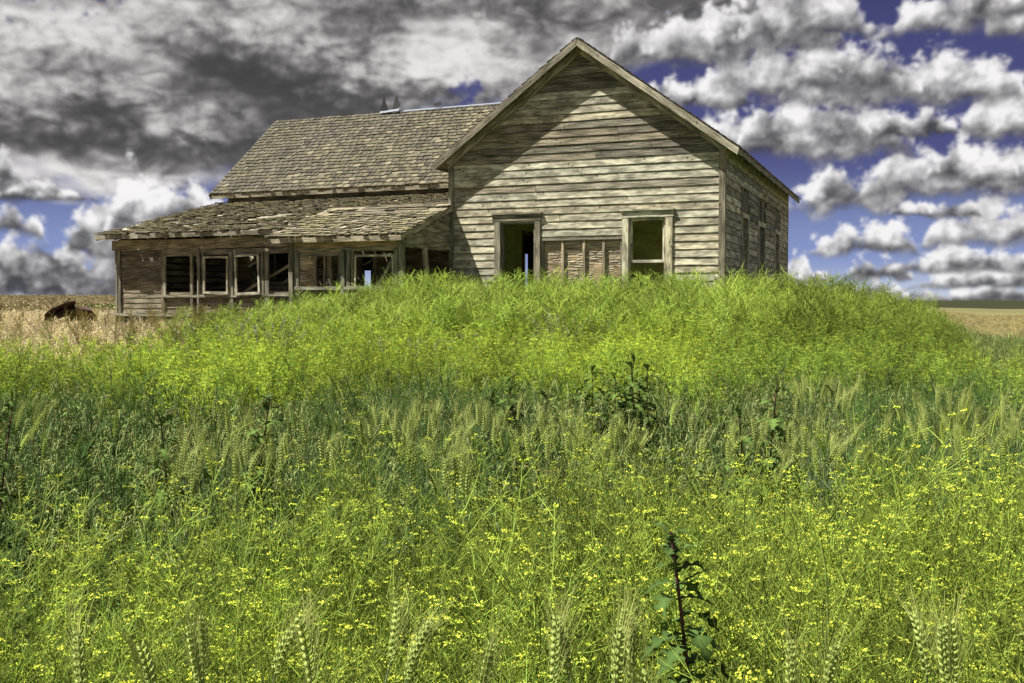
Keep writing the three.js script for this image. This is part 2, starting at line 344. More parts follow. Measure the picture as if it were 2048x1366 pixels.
// left doorway and right window with their trim
{
  const doorway = part('door_frame', [
    post(-4.63, 0, 0.13, 0.04, HB, 1.66, wood(0.7)), post(-3.745, 0, 0.11, 0.04, HB, 1.66, wood(0.6)),
    box(-4.74, -3.66, -0.045, 0, 1.62, 1.75, wood(0.75)), box(-4.76, -3.64, -0.075, 0, 1.75, 1.785, wood(0.7)),
    box(-4.565, -3.8, 0.0, 0.1, 1.55, 1.605, wood(0.6)), post(-4.54, 0.1, 0.045, 0.09, HB, 1.55, wood(0.55)), post(-3.82, 0.1, 0.045, 0.09, HB, 1.55, wood(0.6)),
  ], M.bare);
  const trim = part('window_frame', [
    post(-1.905, 0, 0.12, 0.04, -0.2, 1.64, wood(0.95)), post(-1.035, 0, 0.13, 0.04, -0.2, 1.64, wood(0.85)),
    box(-1.99, -0.95, -0.045, 0, 1.61, 1.74, wood(1.0)), box(-2.01, -0.93, -0.075, 0, 1.74, 1.775, wood(0.95)), box(-1.99, -0.95, -0.07, 0, -0.22, -0.17, wood(0.8)),
    post(-1.835, 0.09, 0.04, 0.085, -0.2, 1.62, wood(0.7)), post(-1.12, 0.09, 0.04, 0.085, -0.2, 1.62, wood(0.7)),
  ], M.paint);
  const w = [0.95, 0.95, 0.9];
  const sash = part('upper_sash', [post(-1.8, 0.05, 0.05, 0.03, 0.74, 1.6, w), post(-1.148, 0.05, 0.05, 0.03, 0.74, 1.6, w), box(-1.775, -1.173, 0.02, 0.05, 1.545, 1.6, w), box(-1.825, -1.123, 0.012, 0.05, 0.73, 0.785, w)], M.paint);
}
// the stripped bay between them: studs, laths, plaster keys
{
  const bay = part('lath_bay', [post(-3.66, 0.1, 0.06, 0.095, -0.2, 1.22, wood(0.66)), post(-1.99, 0.1, 0.05, 0.095, -0.2, 1.22, wood(0.62)), box(-3.7, -1.95, -0.012, 0, 1.2, 1.25, wood(0.8))], M.bare);
  for (const a of [-3.22, -2.77, -2.36]) part('stud', post(a, 0.056, 0.05, 0.05, -0.2, 1.2, wood(0.95, 0.12)), M.bare, bay);
  for (let h = -0.18, i = 0; h < 1.2; h += 0.05, i++) {
    part('lath', board(L(-3.63, 0.064, h), L(-2.01, 0.064, h + rr(-0.006, 0.006)), UP, FRONT, 0.036, 0.007, 0.007, { segs: 4, wob: 0.002, tone: wood(0.95, 0.16) }), M.bare, bay);
  }
  // plaster squeezed between the laths, in broken runs
  const keys = [];
  for (let h = -0.135; h < 1.2; h += 0.05) for (let a = -3.62; a < -2.03;) {
    const w = rr(0.04, 0.26);
    if (R() < 0.72) { const g = new THREE.SphereGeometry(0.5, 6, 4); g.scale(w * 1.1, rr(0.008, 0.02), 0.026); g.translate(a + w / 2, h + BASE + rr(-0.004, 0.003), -0.06); keys.push(g); }
    a += w;
  }
  part('plaster_key', keys, M.lime, bay);
  part('plaster_backing', box(-3.69, -1.96, 0.072, 0.085, -0.2, 1.25, [1, 1, 1]), M.lime, bay);
  for (const [a0, a1, h1] of [[-3.5, -3.24, 0.75], [-2.56, -2.4, 0.72], [-2.15, -2.02, 0.66]]) part('scrap_panel', box(a0, a1, 0.03, 0.034, -0.2, h1, [0.95, 0.8, 0.55]), M.bare, bay);
}

// --- right side wall
const sideOpen = [[2.05, 2.78, -0.2, 1.72], [4.4, 5.3, HB, 1.7], [7.25, 8.05, -0.2, 1.7]];
const sideWall = slab([[-0.11, -0.012, 0.11, 2.05, HB, 3.0], [-0.11, -0.012, 2.05, 2.78, 1.72, 3.0], [-0.11, -0.012, 2.05, 2.78, HB, -0.2], [-0.11, -0.012, 2.78, 4.4, HB, 3.0], [-0.11, -0.012, 4.4, 5.3, 1.7, 3.0], [-0.11, -0.012, 5.3, 7.25, HB, 3.0], [-0.11, -0.012, 7.25, 8.05, 1.7, 3.0], [-0.11, -0.012, 7.25, 8.05, HB, -0.2], [-0.11, -0.012, 8.05, 10, HB, 3.0]], 'side_wall', inner);
for (let h = HB; h < 2.8; h += EXPO) {
  let spans = [[0.11, 9.92]];
  const cut = (a, b) => { spans = spans.flatMap(([x, y]) => b <= x || a >= y ? [[x, y]] : [[x, Math.min(a, y)], [Math.max(b, x), y]].filter(([p, q]) => q - p > 0.03)); };
  const c = h + EXPO * 0.6;
  for (const [b0, b1, , t] of sideOpen) { if (c < t + 0.08) cut(b0 - 0.11, b1 + 0.11); else if (c < 2.32) cut(b0 - 0.3 * R(), b1 + 0.05 + 0.4 * R()); }
  for (const [x, y] of spans) {
    const n = y - x > 3 ? 2 : 1;
    for (let i = 0; i < n; i++) {
      const p = lerp(x, y, i / n), q = lerp(x, y, (i + 1) / n) - 0.004;
      const upperTone = c > 1.75 && p > 1.6 && q < 9 ? 0.55 : 1;  // boards above the openings get a darker tone
      part('board', board(L(0.01, p, h + 0.004), L(0.01, q, h + 0.004), UP, RIGHT, EXPO - 0.009, 0.022, 0.008, { segs: 3, wob: 0.003, tone: wood(rr(0.75, 1.0) * upperTone, 0.0) }), R() < 0.6 ? M.paint : M.bare, sideWall);
    }
  }
}
part('frieze_board', box(0, 0.04, 0.06, 9.95, 2.68, 2.93, wood(0.85)), M.paint);
part('corner_board', board(L(0, 9.9, HB), L(0, 9.9, 2.7), BACK, RIGHT, 0.1, 0.034, 0.034, { tone: wood(0.7) }), M.bare);
sideOpen.forEach(([b0, b1, h0, h1], i) => {
  const f = part(i === 1 ? 'door_frame' : 'window_frame', [
    board(L(0.0, b0 - 0.11, h0), L(0.0, b0 - 0.11, h1), BACK, RIGHT, 0.11, 0.045, 0.045, { tone: wood(0.8) }), board(L(0.0, b1, h0), L(0.0, b1, h1), BACK, RIGHT, 0.11, 0.045, 0.045, { tone: wood(0.75) }),
    box(0, 0.05, b0 - 0.13, b1 + 0.13, h1 + 0.001, h1 + 0.11, wood(0.85)), box(-0.1, 0, b0, b0 + 0.03, h0, h1, wood(0.6)), box(-0.1, 0, b1 - 0.03, b1, h0, h1, wood(0.6)),
  ], M.paint);
  if (i !== 1) { const s = part('sash', [box(-0.07, -0.03, b0 + 0.03, b1 - 0.03, 0.72, 0.78, wood(0.7)), board(L(-0.07, b0 + 0.03, h0), L(-0.07, b0 + 0.03, h1), BACK, RIGHT, 0.05, 0.04, 0.04, { tone: wood(0.7) }), board(L(-0.07, b1 - 0.08, h0), L(-0.07, b1 - 0.08, h1), BACK, RIGHT, 0.05, 0.04, 0.04, { tone: wood(0.7) })], M.paint, f); }
  else for (let k = 0; k < 5; k++) part('board', board(L(-0.06, b0 + 0.05 + k * 0.16, h0), L(-0.06, b0 + 0.05 + k * 0.16, h1), BACK, RIGHT, 0.152, 0.03, 0.03, { tone: wood(0.5) }), M.bare, f);
  // upright boards nailed over the old transom
  for (let k = 0; k < 5; k++) if (!(i === 1 && k === 2)) { const b = b0 - 0.25 + k * 0.22; part('upright_board', board(L(-0.01, b, h1 + 0.13 + rr(-0.02, 0.02)), L(-0.01, b, 2.32 + rr(-0.05, 0.06)), BACK, RIGHT, 0.2, 0.034, 0.034, { tone: wood(0.42) }), M.bare, sideWall); }
});
// --- other outer walls, floor, ceiling, partitions
const leftWall = slab([[-5.7, -5.6, 0.115, 3.2, HB, 2.8], [-5.7, -5.6, 8.5, 9.9, HB, 2.8]], 'left_wall', inner);
for (let h = HB; h < 2.7; h += EXPO) part('board', board(L(-5.71, 3.1, h), L(-5.71, 0.0, h), UP, LEFT, EXPO + 0.01, 0.025, 0.006, { tone: wood(0.6) }), M.bare, leftWall);
slab([[-5.7, -2.62, 9.9, 10, HB, 2.85], [-2.62, -0.12, 9.9, 10, HB, 2.85]], 'rear_wall', inner);
{ const pos = [], uv = []; for (const p of [L(-5.7, 9.95, 2.85), L(0, 9.95, 2.85), L(MID, 9.95, APEX)]) { pos.push(p.x, p.y, p.z); uv.push(p.x / 2.4, p.y / 0.6); } part('rear_gable', geo(pos, uv, [0.6, 0.58, 0.5]), M.bare); }
part('floor', box(-5.58, -0.13, 0.13, 9.88, -0.46, -0.4, [1.1, 1, 0.8]), M.bare);
for (const [a0, a1, b0, b1] of [[-5.58, -0.13, 0.13, 1.4], [-5.58, -3.9, 1.4, 3.3], [-2.0, -0.13, 1.4, 3.3], [-5.58, -0.13, 3.3, 9.88]]) part('ceiling', box(a0, a1, b0, b1, 2.42, 2.46, [1.3, 1.3, 1.1]), M.bare);  // open square left in the middle, added so sun reaches the front room
part('plaster_partition', box(-5.58, -0.13, 4.75, 4.85, -0.4, 2.42), M.plaster);
part('plaster_lining', box(-5.59, -5.57, 3.82, 4.75, 1.62, 2.42), M.plaster);
part('door_frame', [box(-5.6, -5.55, 3.76, 3.815, -0.4, 1.7, [0.5, 0.35, 0.25]), box(-5.6, -5.55, 3.815, 4.74, 1.6, 1.7, [0.5, 0.35, 0.25])], M.bare);
for (const q of [[-5.59, -5.57, 0.13, 3.82], [-0.13, -0.115, 0.13, 2.0], [-0.13, -0.115, 2.8, 4.7]]) part('plaster_lining', box(...q, -0.4, 2.42), M.plaster);

// --- main roof
const RT = 0.05, OVER = 0.235, SIDE = 0.27;
const slope = (APEX - EAVE) / HALF;
const mainTop = (a) => roofH(a) + RT * 1.2;
{
  for (const s of [-1, 1]) {
    const out = s > 0 ? RIGHT : LEFT, end = MID + s * (HALF + SIDE), dn = L(end, 0, roofH(end)).sub(L(MID, 0, APEX)).normalize(), N = V(s * slope, 1, 0).normalize();
    const full = Math.hypot(HALF + SIDE, (HALF + SIDE) * slope), strip = (b0, b1, u0, u1) => board(L(MID, b0, APEX).addScaledVector(dn, u0), L(MID, b1, APEX).addScaledVector(dn, u0), dn, N, u1 - u0, 0.045, 0.045, { tone: [0.55, 0.5, 0.4] });
    part('roof', s > 0 ? strip(-OVER, 10.3, 0, full) : [strip(-OVER, 1.15, 0, full), strip(1.15, 2.75, 0, 0.35), strip(1.15, 2.75, 1.75, full), strip(2.75, 10.3, 0, full)], M.bare);  // left slope has an added, unseen opening that lets sun into the room
    // barge board along the front rake, cut plumb at the ridge, and a thin moulding over it
    const A = L(MID, -OVER - 0.001, APEX - 0.1), B = L(end + s * 0.02, -OVER - 0.001, roofH(end + s * 0.02) - 0.1);
    const barge = part('barge_board', s < 0 ? board(B, A, UP, FRONT, 0.12, 0.026, 0.026, { segs: 3, wob: 0.003, tone: wood(0.6), skewB: 0.075, skewA: 0.05 }) : board(A, B, UP, FRONT, 0.12, 0.026, 0.026, { segs: 3, wob: 0.003, tone: wood(0.85), skewA: -0.075, skewB: -0.05 }), M.bare);
    part('soffit', board(L(MID, -0.05, APEX - 0.045), L(MID, -OVER, APEX - 0.045), dn, N, Math.hypot(HALF + SIDE, (HALF + SIDE) * slope), 0.02, 0.02, { tone: wood(0.55) }), M.bare, barge);
    part('eave_board', box(Math.min(end, end + s * 0.025), Math.max(end, end + s * 0.025), -OVER, 10.3, roofH(end) - 0.07, roofH(end) + 0.03, wood(0.75)), M.bare);
  }
}
// --- wing: front wall strip, roof, gable end
const WB0 = 3.2, WB1 = 8.5, WR = 5.85, WA = -13.85, WTOP = 5.2, WEAVE = 3.08, wslope = (WTOP - WEAVE) / (WR - WB0);
const wingH = (b) => WTOP - Math.abs(b - WR) * wslope;
const wingHoles = [[-13.0, -11.9, 0.5, 1.3], [-9.72, -9.42, HB, 1.1], [-6.98, -6.38, HB, 1.2]];
const wingWall = slab([[WA, -13.0, WB0 + 0.012, WB0 + 0.1, HB, 3.05], [-13.0, -11.9, WB0 + 0.012, WB0 + 0.1, HB, 0.5], [-13.0, -11.9, WB0 + 0.012, WB0 + 0.1, 1.3, 3.05], [-11.9, -9.72, WB0 + 0.012, WB0 + 0.1, HB, 3.05], [-9.72, -9.42, WB0 + 0.012, WB0 + 0.1, 1.1, 3.05], [-9.42, -6.98, WB0 + 0.012, WB0 + 0.1, HB, 3.05], [-6.98, -6.38, WB0 + 0.012, WB0 + 0.1, 1.2, 3.05], [-6.38, -5.6, WB0 + 0.012, WB0 + 0.1, HB, 3.05]], 'wing_wall', inner);
for (let h = HB; h < 2.8; h += EXPO) {
  let spans = [[WA + 0.08, -5.75]];
  for (const [a0, a1, h0, h1] of wingHoles) if (h + EXPO > h0 && h < h1 + 0.08) spans = spans.flatMap(([x, y]) => a1 + 0.1 <= x || a0 - 0.1 >= y ? [[x, y]] : [[x, a0 - 0.1], [a1 + 0.1, y]]);
  for (const [x, y] of spans) part('board', board(L(x, WB0 + 0.01, h), L(y, WB0 + 0.01, h), UP, FRONT, EXPO + 0.01, 0.022, 0.008, { segs: 3, wob: 0.003, tone: wood(rr(0.75, 1.1), 0.06) }), M.bare, wingWall);
}
part('window_frame', [post(-13.06, WB0, 0.12, 0.04, 0.45, 1.4, wood(0.9)), post(-11.84, WB0, 0.12, 0.04, 0.45, 1.4, wood(0.9)), box(-13.12, -11.78, WB0 - 0.06, WB0, 0.4, 0.46, wood(0.9)), post(-12.4, WB0 + 0.03, 0.04, 0.04, 0.5, 1.3, wood(0.8))], M.paint);
part('door_frame', [post(-9.86, WB0, 0.27, 0.04, HB, 1.12, wood(0.8)), post(-9.35, WB0, 0.13, 0.04, HB, 1.12, wood(1.0)), box(-10.05, -9.24, WB0 - 0.05, WB0 - 0.002, 1.12, 1.27, wood(0.8))], M.bare);
part('door_frame', [post(-7.05, WB0, 0.14, 0.04, HB, 1.22, wood(0.8)), post(-6.31, WB0, 0.14, 0.04, HB, 1.22, wood(0.8)), box(-7.14, -6.22, WB0 - 0.05, WB0 - 0.005, 1.2, 1.36, wood(0.7))], M.bare);
part('frieze_board', box(WA, -5.72, WB0 - 0.04, WB0 - 0.002, 2.6, 2.95, wood(0.6)), M.bare);
slab([[WA, -12.82, WB1, WB1 + 0.1, HB, 2.86], [-12.82, -12.55, WB1, WB1 + 0.1, 0.93, 2.86], [-12.55, -7.36, WB1, WB1 + 0.1, HB, 2.86], [-7.36, -7.25, WB1, WB1 + 0.1, 1.36, 2.86], [-7.25, -5.6, WB1, WB1 + 0.1, HB, 2.86]], 'rear_wall', inner);
const wingEnd = slab([[WA, WA + 0.1, WB0 + 0.12, WB1, HB, 2.86]], 'end_wall', inner);
{ const pos = [], uv = []; for (const p of [L(WA + 0.05, WB0, 2.86), L(WA + 0.05, WB1, 2.86), L(WA + 0.05, WR, WTOP)]) { pos.push(p.x, p.y, p.z); uv.push(-p.z / 2.4, p.y / 0.6); } part('end_gable', geo(pos, uv, [0.7, 0.68, 0.6]), M.bare, wingEnd); }
part('floor', box(WA + 0.1, -5.72, WB0 + 0.12, WB1, -0.46, -0.4, [0.5, 0.45, 0.35]), M.bare);
part('ceiling', box(WA + 0.1, -5.72, WB0 + 0.12, WB1, 2.42, 2.46, [0.5, 0.45, 0.35]), M.bare);
for (const s of [-1, 1]) {
  const eb = WR + s * (WR - WB0 + 0.36), dn = L(0, eb, wingH(eb)).sub(L(0, WR, WTOP)).normalize(), N = V(0, 1, -s * wslope).normalize();
  part('roof', board(L(WA - 0.3, WR, WTOP), L(-3.2, WR, WTOP), dn, N, Math.hypot(WR - WB0 + 0.36, (WR - WB0 + 0.36) * wslope), 0.04, 0.04, { tone: [0.5, 0.45, 0.36] }), M.bare);
  const hh = wingH(eb);
  part('eave_board', box(WA - 0.31, s < 0 ? -5.8 : -5.6, Math.min(eb, eb + s * 0.024), Math.max(eb, eb + s * 0.024), hh - 0.09, hh + 0.01, wood(0.7)), M.bare);
  part('soffit', box(WA - 0.3, -5.75, s < 0 ? eb : WB1 + 0.1, s < 0 ? WB0 - 0.05 : eb, hh - 0.05, hh - 0.03, wood(0.5)), M.bare);
  part('barge_board', board(L(WA - 0.305, WR, WTOP - 0.1), L(WA - 0.305, eb, hh - 0.1), UP, LEFT, 0.14, 0.024, 0.024, { tone: wood(0.7) }), M.bare);
}
// --- lean-to along the wing
const LB = -1.0, LE = -1.32, LH0 = 1.46, LH1 = 2.6, lslope = (LH1 - LH0) / (WB0 - LE);
const leanH = (b) => LH0 + (b - LE) * lslope;
const leanRoof = part('roof', board(L(-14.1, LE, LH0), L(-5.76, LE, LH0), V(0, lslope, -1), V(0, 1, lslope), 0.14, 0.03, 0.03, { tone: wood(0.8) }), M.bare);
for (let i = 1; i < 22; i++) { const b = LE + i * 0.206; part('sheathing_board', board(L(-14.1 + rr(-0.03, 0.03), b, leanH(b)), L(-5.76, b, leanH(b)), V(0, lslope, -1), V(0, 1, lslope), 0.135, 0.022, 0.022, { segs: 3, wob: 0.003, tone: wood(1.1) }), M.bare, leanRoof); }
for (let i = 0; i < 5; i++) { const a0 = -14.1 + i * 1.25; part('eave_board', box(a0, a0 + 1.245, LE - 0.024, LE - 0.001, LH0 - 0.075 + rr(-0.01, 0.01), LH0 + 0.02, wood(rr(0.5, 0.85))), M.bare); }
for (let i = 0; i < 14; i++) { const a = -14.05 + i * 0.5 + rr(-0.04, 0.04); part('rafter', board(L(a, LE + 0.005, LH0 - 0.1), L(a, WB0, LH1 - 0.1), UP, LEFT, 0.09, 0.045, 0.045, { tone: wood(0.55) }), M.bare, leanRoof); }
part('frieze_board', box(-13.9, -12.28, LB - 0.03, LB, 1.14, 1.37, wood(0.7, 0.06)), M.bare);
part('frieze_board', box(-12.275, -10.95, LB - 0.032, LB, 1.13, 1.36, wood(0.75, 0.1)), M.bare);
part('frieze_board', box(-10.945, -8.25, LB - 0.03, LB, 1.15, 1.38, wood(0.75, 0.1)), M.bare);
part('header_board', box(-12.45, -8.3, LB - 0.026, LB - 0.002, 1.0, 1.125, wood(0.55, 0.05)), M.bare);
part('header_board', box(-12.45, -11.5, LB - 0.02, LB - 0.002, 0.985, 1.0, wood(0.8, 0.05)), M.bare);
// turned posts of the old veranda
function turned(a, b, h0, h1, name = 'turned_post') {
  const H = h1 - h0, pr = [[0, 0], [0.058, 0], [0.058, 0.22], [0.04, 0.235], [0.05, 0.26], [0.05, 0.275], [0.034, 0.29], [0.045, 0.33], [0.042, 0.5], [0.036, 0.7], [0.034, 0.76], [0.048, 0.775], [0.048, 0.79], [0.036, 0.805], [0.05, 0.83], [0.055, 0.85], [0.055, 1], [0, 1]].map(([x, y]) => new THREE.Vector2(x, y * H));
  const g = new THREE.LatheGeometry(pr, 10).toNonIndexed(); g.translate(a, h0 + BASE, -b);
  const u = g.attributes.uv; for (let i = 0; i < u.count; i++) u.setXY(i, u.getY(i) * H / 2.4, u.getX(i) * 0.3 / 0.6);
  const col = new Float32Array(g.attributes.position.count * 3).fill(0.62); for (let i = 2; i < col.length; i += 3) col[i] = 0.55;
  g.setAttribute('color', new THREE.BufferAttribute(col, 3));
  return part(name, g, M.bare);
}
turned(-13.82, LB + 0.05, -0.68, 1.16);
turned(-11.43, LB - 0.02, -0.62, 1.14);
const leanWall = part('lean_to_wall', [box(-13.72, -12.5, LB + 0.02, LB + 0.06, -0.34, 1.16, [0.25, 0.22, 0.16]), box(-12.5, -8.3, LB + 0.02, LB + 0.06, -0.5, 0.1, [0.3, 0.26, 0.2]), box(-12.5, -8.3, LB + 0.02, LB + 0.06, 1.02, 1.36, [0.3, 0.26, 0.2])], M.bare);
for (let h = -0.3, i = 0; h < 1.12; h += 0.118, i++) part('board', board(L(-13.66, LB + 0.02, h), L(-12.48, LB + 0.02, h), UP, FRONT, 0.122, 0.018, 0.006, { segs: 3, wob: 0.002, tone: wood(h > 0.3 ? 0.34 : 0.62, 0.08) }), M.bare, leanWall);  // upper boards toned darker, shade under the eave put into their colour
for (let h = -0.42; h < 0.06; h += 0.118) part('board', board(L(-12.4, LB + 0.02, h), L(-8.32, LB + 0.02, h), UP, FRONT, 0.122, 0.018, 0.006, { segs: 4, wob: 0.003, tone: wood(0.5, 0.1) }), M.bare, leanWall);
part('stile', [post(-13.7, LB, 0.07, 0.03, -0.3, 1.14, wood(0.4)), post(-12.44, LB, 0.08, 0.03, -0.36, 1.14, wood(0.5, 0.05))], M.bare);
part('sill_board', box(-13.9, -11.5, LB - 0.09, LB + 0.01, -0.37, -0.31, wood(0.8)), M.bare);
part('sill_board', box(-12.45, -10.3, LB - 0.06, LB + 0.01, 0.06, 0.115, wood(0.85)), M.bare);
part('sill_board', box(-10.29, -8.3, LB - 0.06, LB + 0.01, 0.08, 0.135, wood(0.85)), M.bare);
for (let i = 0; i < 17; i++) part('skirting_board', board(L(-13.85 + i * 0.15, LB + 0.03, -0.72), L(-13.85 + i * 0.15, LB + 0.03, -0.37 + rr(-0.01, 0)), RIGHT, FRONT, 0.144, 0.02, 0.02, { tone: wood(rr(0.4, 0.6)) }), M.bare);
part('mullion', post(-11.62, LB, 0.07, 0.05, -0.35, 1.02, wood(0.55)), M.bare);
part('mullion', post(-11.29, LB, 0.06, 0.06, 0.1, 1.05, wood(0.55)), M.bare);
part('mullion', [post(-10.54, LB, 0.1, 0.05, -0.2, 1.05, wood(0.6)), post(-10.43, LB, 0.06, 0.04, 0.1, 1.03, wood(0.75))], M.bare);
part('mullion', [post(-9.72, LB, 0.07, 0.05, 0.1, 1.05, wood(0.6)), post(-9.6, LB, 0.1, 0.05, -0.2, 1.05, wood(0.55))], M.bare);
part('mullion', post(-9.0, LB + 0.02, 0.035, 0.035, 0.12, 1.03, wood(0.55)), M.bare);
part('jamb', [post(-12.38, LB, 0.06, 0.04, 0.1, 1.0, wood(0.7))], M.bare);
// two old casement sashes hanging a little crooked
function casement(a0, a1, h0, h1, tilt, b) {
  const u = V(Math.cos(tilt), Math.sin(tilt), 0), v = V(-Math.sin(tilt), Math.cos(tilt), 0), o = L(a0, b, h0), w = a1 - a0, hh = h1 - h0, t = wood(0.85);
  const at = (x, y) => o.clone().addScaledVector(u, x).addScaledVector(v, y);
  return part('casement_sash', [board(at(0, 0), at(w, 0), v, FRONT, 0.055, 0.032, 0.032, { tone: t }), board(at(0, hh - 0.045), at(w, hh - 0.045), v, FRONT, 0.045, 0.032, 0.032, { tone: t }), board(at(0, 0.056), at(0, hh - 0.046), u, FRONT, 0.045, 0.03, 0.03, { tone: t }), board(at(w - 0.045, 0.056), at(w - 0.045, hh - 0.046), u, FRONT, 0.045, 0.03, 0.03, { tone: t })], M.paint);
}
casement(-11.27, -10.6, 0.14, 0.97, -0.02, LB - 0.06);
casement(-10.4, -9.76, 0.1, 0.98, 0.035, LB - 0.05);
part('brace', board(L(-10.42, LB + 0.2, 0.12), L(-8.5, LB + 0.1, 1.0), UP, FRONT, 0.06, 0.03, 0.03, { tone: wood(0.6, 0.06) }), M.bare);
part('brace', board(L(-10.35, LB + 0.35, 0.72), L(-9.6, LB + 0.3, 1.05), UP, FRONT, 0.05, 0.03, 0.03, { tone: wood(0.5, 0.06) }), M.bare);
part('brace', board(L(-9.5, LB + 0.5, 0.35), L(-8.35, LB + 0.4, 0.92), UP, FRONT, 0.07, 0.03, 0.03, { tone: wood(0.55, 0.06) }), M.bare);
part('brace', board(L(-9.1, LB + 0.3, 0.12), L(-8.4, LB + 0.3, 0.5), UP, FRONT, 0.05, 0.03, 0.03, { tone: wood(0.3) }), M.bare);
part('floor', box(-13.8, -5.75, LB + 0.08, WB0, -0.44, -0.38, [0.5, 0.45, 0.35]), M.bare);
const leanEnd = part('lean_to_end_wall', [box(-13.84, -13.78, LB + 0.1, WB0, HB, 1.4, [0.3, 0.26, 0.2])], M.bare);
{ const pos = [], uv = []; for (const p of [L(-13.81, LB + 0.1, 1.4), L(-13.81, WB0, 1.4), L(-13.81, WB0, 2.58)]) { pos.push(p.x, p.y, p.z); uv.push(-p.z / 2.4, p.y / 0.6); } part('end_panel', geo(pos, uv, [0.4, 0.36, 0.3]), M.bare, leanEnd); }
// boarded bit of the lean-to wall and old uprights seen through the porch window, boards inside the end wall
for (let h = -0.3; h < 1.1; h += 0.15) part('board', board(L(-8.78, LB + 0.02, h), L(-8.42, LB + 0.02, h), UP, FRONT, 0.145, 0.024, 0.018, { tone: wood(1.15, 0.12) }), M.bare, leanWall);
part('partition_post', post(-8.4, LB + 0.05, 0.07, 0.06, -0.4, 1.25, wood(1.0, 0.06)), M.bare);
part('partition_post', post(-8.2, LB + 0.05, 0.04, 0.05, -0.4, 1.2, wood(1.2, 0.06), 0.03), M.bare);
part('partition_post', post(-8.06, LB + 0.05, 0.12, 0.05, -0.4, 1.25, wood(0.8, 0.06)), M.bare);
part('partition_post', post(-7.82, LB + 0.05, 0.05, 0.05, -0.4, 1.2, wood(1.2)), M.bare);
part('loose_stick', board(L(-7.5, -1.8, 0.2), L(-7.58, -1.8, 0.42), RIGHT, FRONT, 0.05, 0.02, 0.02, { tone: wood(1.2) }), M.bare);
for (let h = -0.35; h < 1.35; h += 0.16) part('board', board(L(-13.77, WB0, h), L(-13.77, LB + 0.12, h), UP, RIGHT, 0.12, 0.022, 0.018, { segs: 2, wob: 0.003, tone: wood(1.1, 0.04) }), M.bare, leanEnd);

// --- small enclosed porch in front
const PB = -2.0, PE = -2.24, PH0 = 1.22, PT = 0.12, pslope = 0.335;
const porchH = (b) => PH0 + (b - PE) * pslope;
const porchRoof = part('roof', board(L(-8.72, PE, PH0), L(-5.66, PE, PH0), V(0, pslope, -1), V(0, 1, pslope), Math.hypot(PT - PE, (PT - PE) * pslope), 0.03, 0.03, { tone: [0.6, 0.55, 0.45] }), M.bare);
part('eave_board', box(-8.71, -5.67, PE - 0.024, PE - 0.001, PH0 - 0.085, PH0 + 0.015, wood(0.85, 0.08)), M.bare);
part('header_board', box(-8.33, -5.72, PB - 0.035, PB, 0.96, 1.16, wood(1.05, 0.2)), M.bare);
part('barge_board', board(L(-8.725, PE - 0.02, PH0 - 0.07), L(-8.725, PT, porchH(PT) - 0.07), UP, LEFT, 0.09, 0.024, 0.024, { tone: wood(0.5) }), M.bare);
part('header_board', box(-8.33, -5.72, PB - 0.05, PB - 0.036, 0.985, 1.03, wood(0.7, 0.05)), M.bare);
part('barge_board', board(L(-5.665, PE - 0.02, PH0 - 0.09), L(-5.665, 0.3, porchH(0.3) - 0.09), UP, RIGHT, 0.115, 0.026, 0.026, { tone: wood(0.8) }), M.bare);
const pEnd = part('porch_end_wall', [box(-5.76, -5.72, PB, -0.04, 1.02, 1.1, wood(0.7))], M.bare);
for (let h = 1.05; h < 1.86; h += 0.105) { const b0 = Math.max(PB, PE + (h + 0.13 - PH0 + 0.03) / pslope); if (b0 < -0.1) part('board', board(L(-5.72, b0, h), L(-5.72, -0.02, h), UP, RIGHT, 0.11, 0.02, 0.005, { tone: wood(0.7, 0.02) }), M.bare, pEnd); }
part('porch_post', [post(-5.77, PB, 0.1, 0.09, -0.6, 1.16, wood(0.62)), post(-5.9, PB, 0.09, 0.05, 0.1, 1.0, wood(0.5))], M.bare);
part('porch_post', [post(-8.28, PB, 0.09, 0.09, -0.6, 1.16, wood(0.55)), post(-8.16, PB, 0.1, 0.05, 0.1, 1.0, wood(0.5))], M.bare);
part('porch_post', [post(-7.08, PB, 0.09, 0.07, 0.1, 1.0, wood(0.55)), post(-6.97, PB, 0.08, 0.05, 0.1, 1.0, wood(0.6)), post(-6.87, PB, 0.06, 0.05, 0.1, 1.0, wood(0.45))], M.bare);
part('porch_post', board(L(-5.75, -1.12, 0.2), L(-5.75, -1.24, 1.03), BACK, RIGHT, 0.15, 0.05, 0.05, { tone: wood(0.95) }), M.bare);
part('sill_board', box(-8.34, -5.7, PB - 0.07, PB + 0.02, 0.2, 0.27, wood(0.75)), M.bare);
part('porch_apron', box(-8.3, -5.72, PB - 0.02, PB + 0.02, -0.6, 0.2, [0.4, 0.36, 0.28]), M.bare);
part('porch_apron', box(-5.76, -5.72, PB + 0.02, -0.04, -0.6, 0.24, [0.4, 0.36, 0.28]), M.bare);
part('header_board', box(-8.14, -7.1, PB - 0.02, PB, 0.87, 0.96, wood(0.45)), M.bare);
part('casement_sash', [box(-6.82, -5.95, PB - 0.05, PB - 0.02, 0.84, 0.885, wood(0.9)), post(-6.81, PB - 0.02, 0.035, 0.03, 0.27, 0.84, wood(0.9)), post(-5.97, PB - 0.02, 0.035, 0.03, 0.27, 0.84, wood(0.8))], M.paint);
part('brace', board(L(-6.45, PB + 0.12, 0.22), L(-6.02, PB + 0.1, 0.86), RIGHT, FRONT, 0.05, 0.03, 0.03, { tone: wood(0.85) }), M.bare);
part('brace', board(L(-6.8, PB + 0.3, 0.68), L(-6.45, PB + 0.3, 0.86), UP, FRONT, 0.03, 0.02, 0.02, { tone: wood(0.4) }), M.bare);
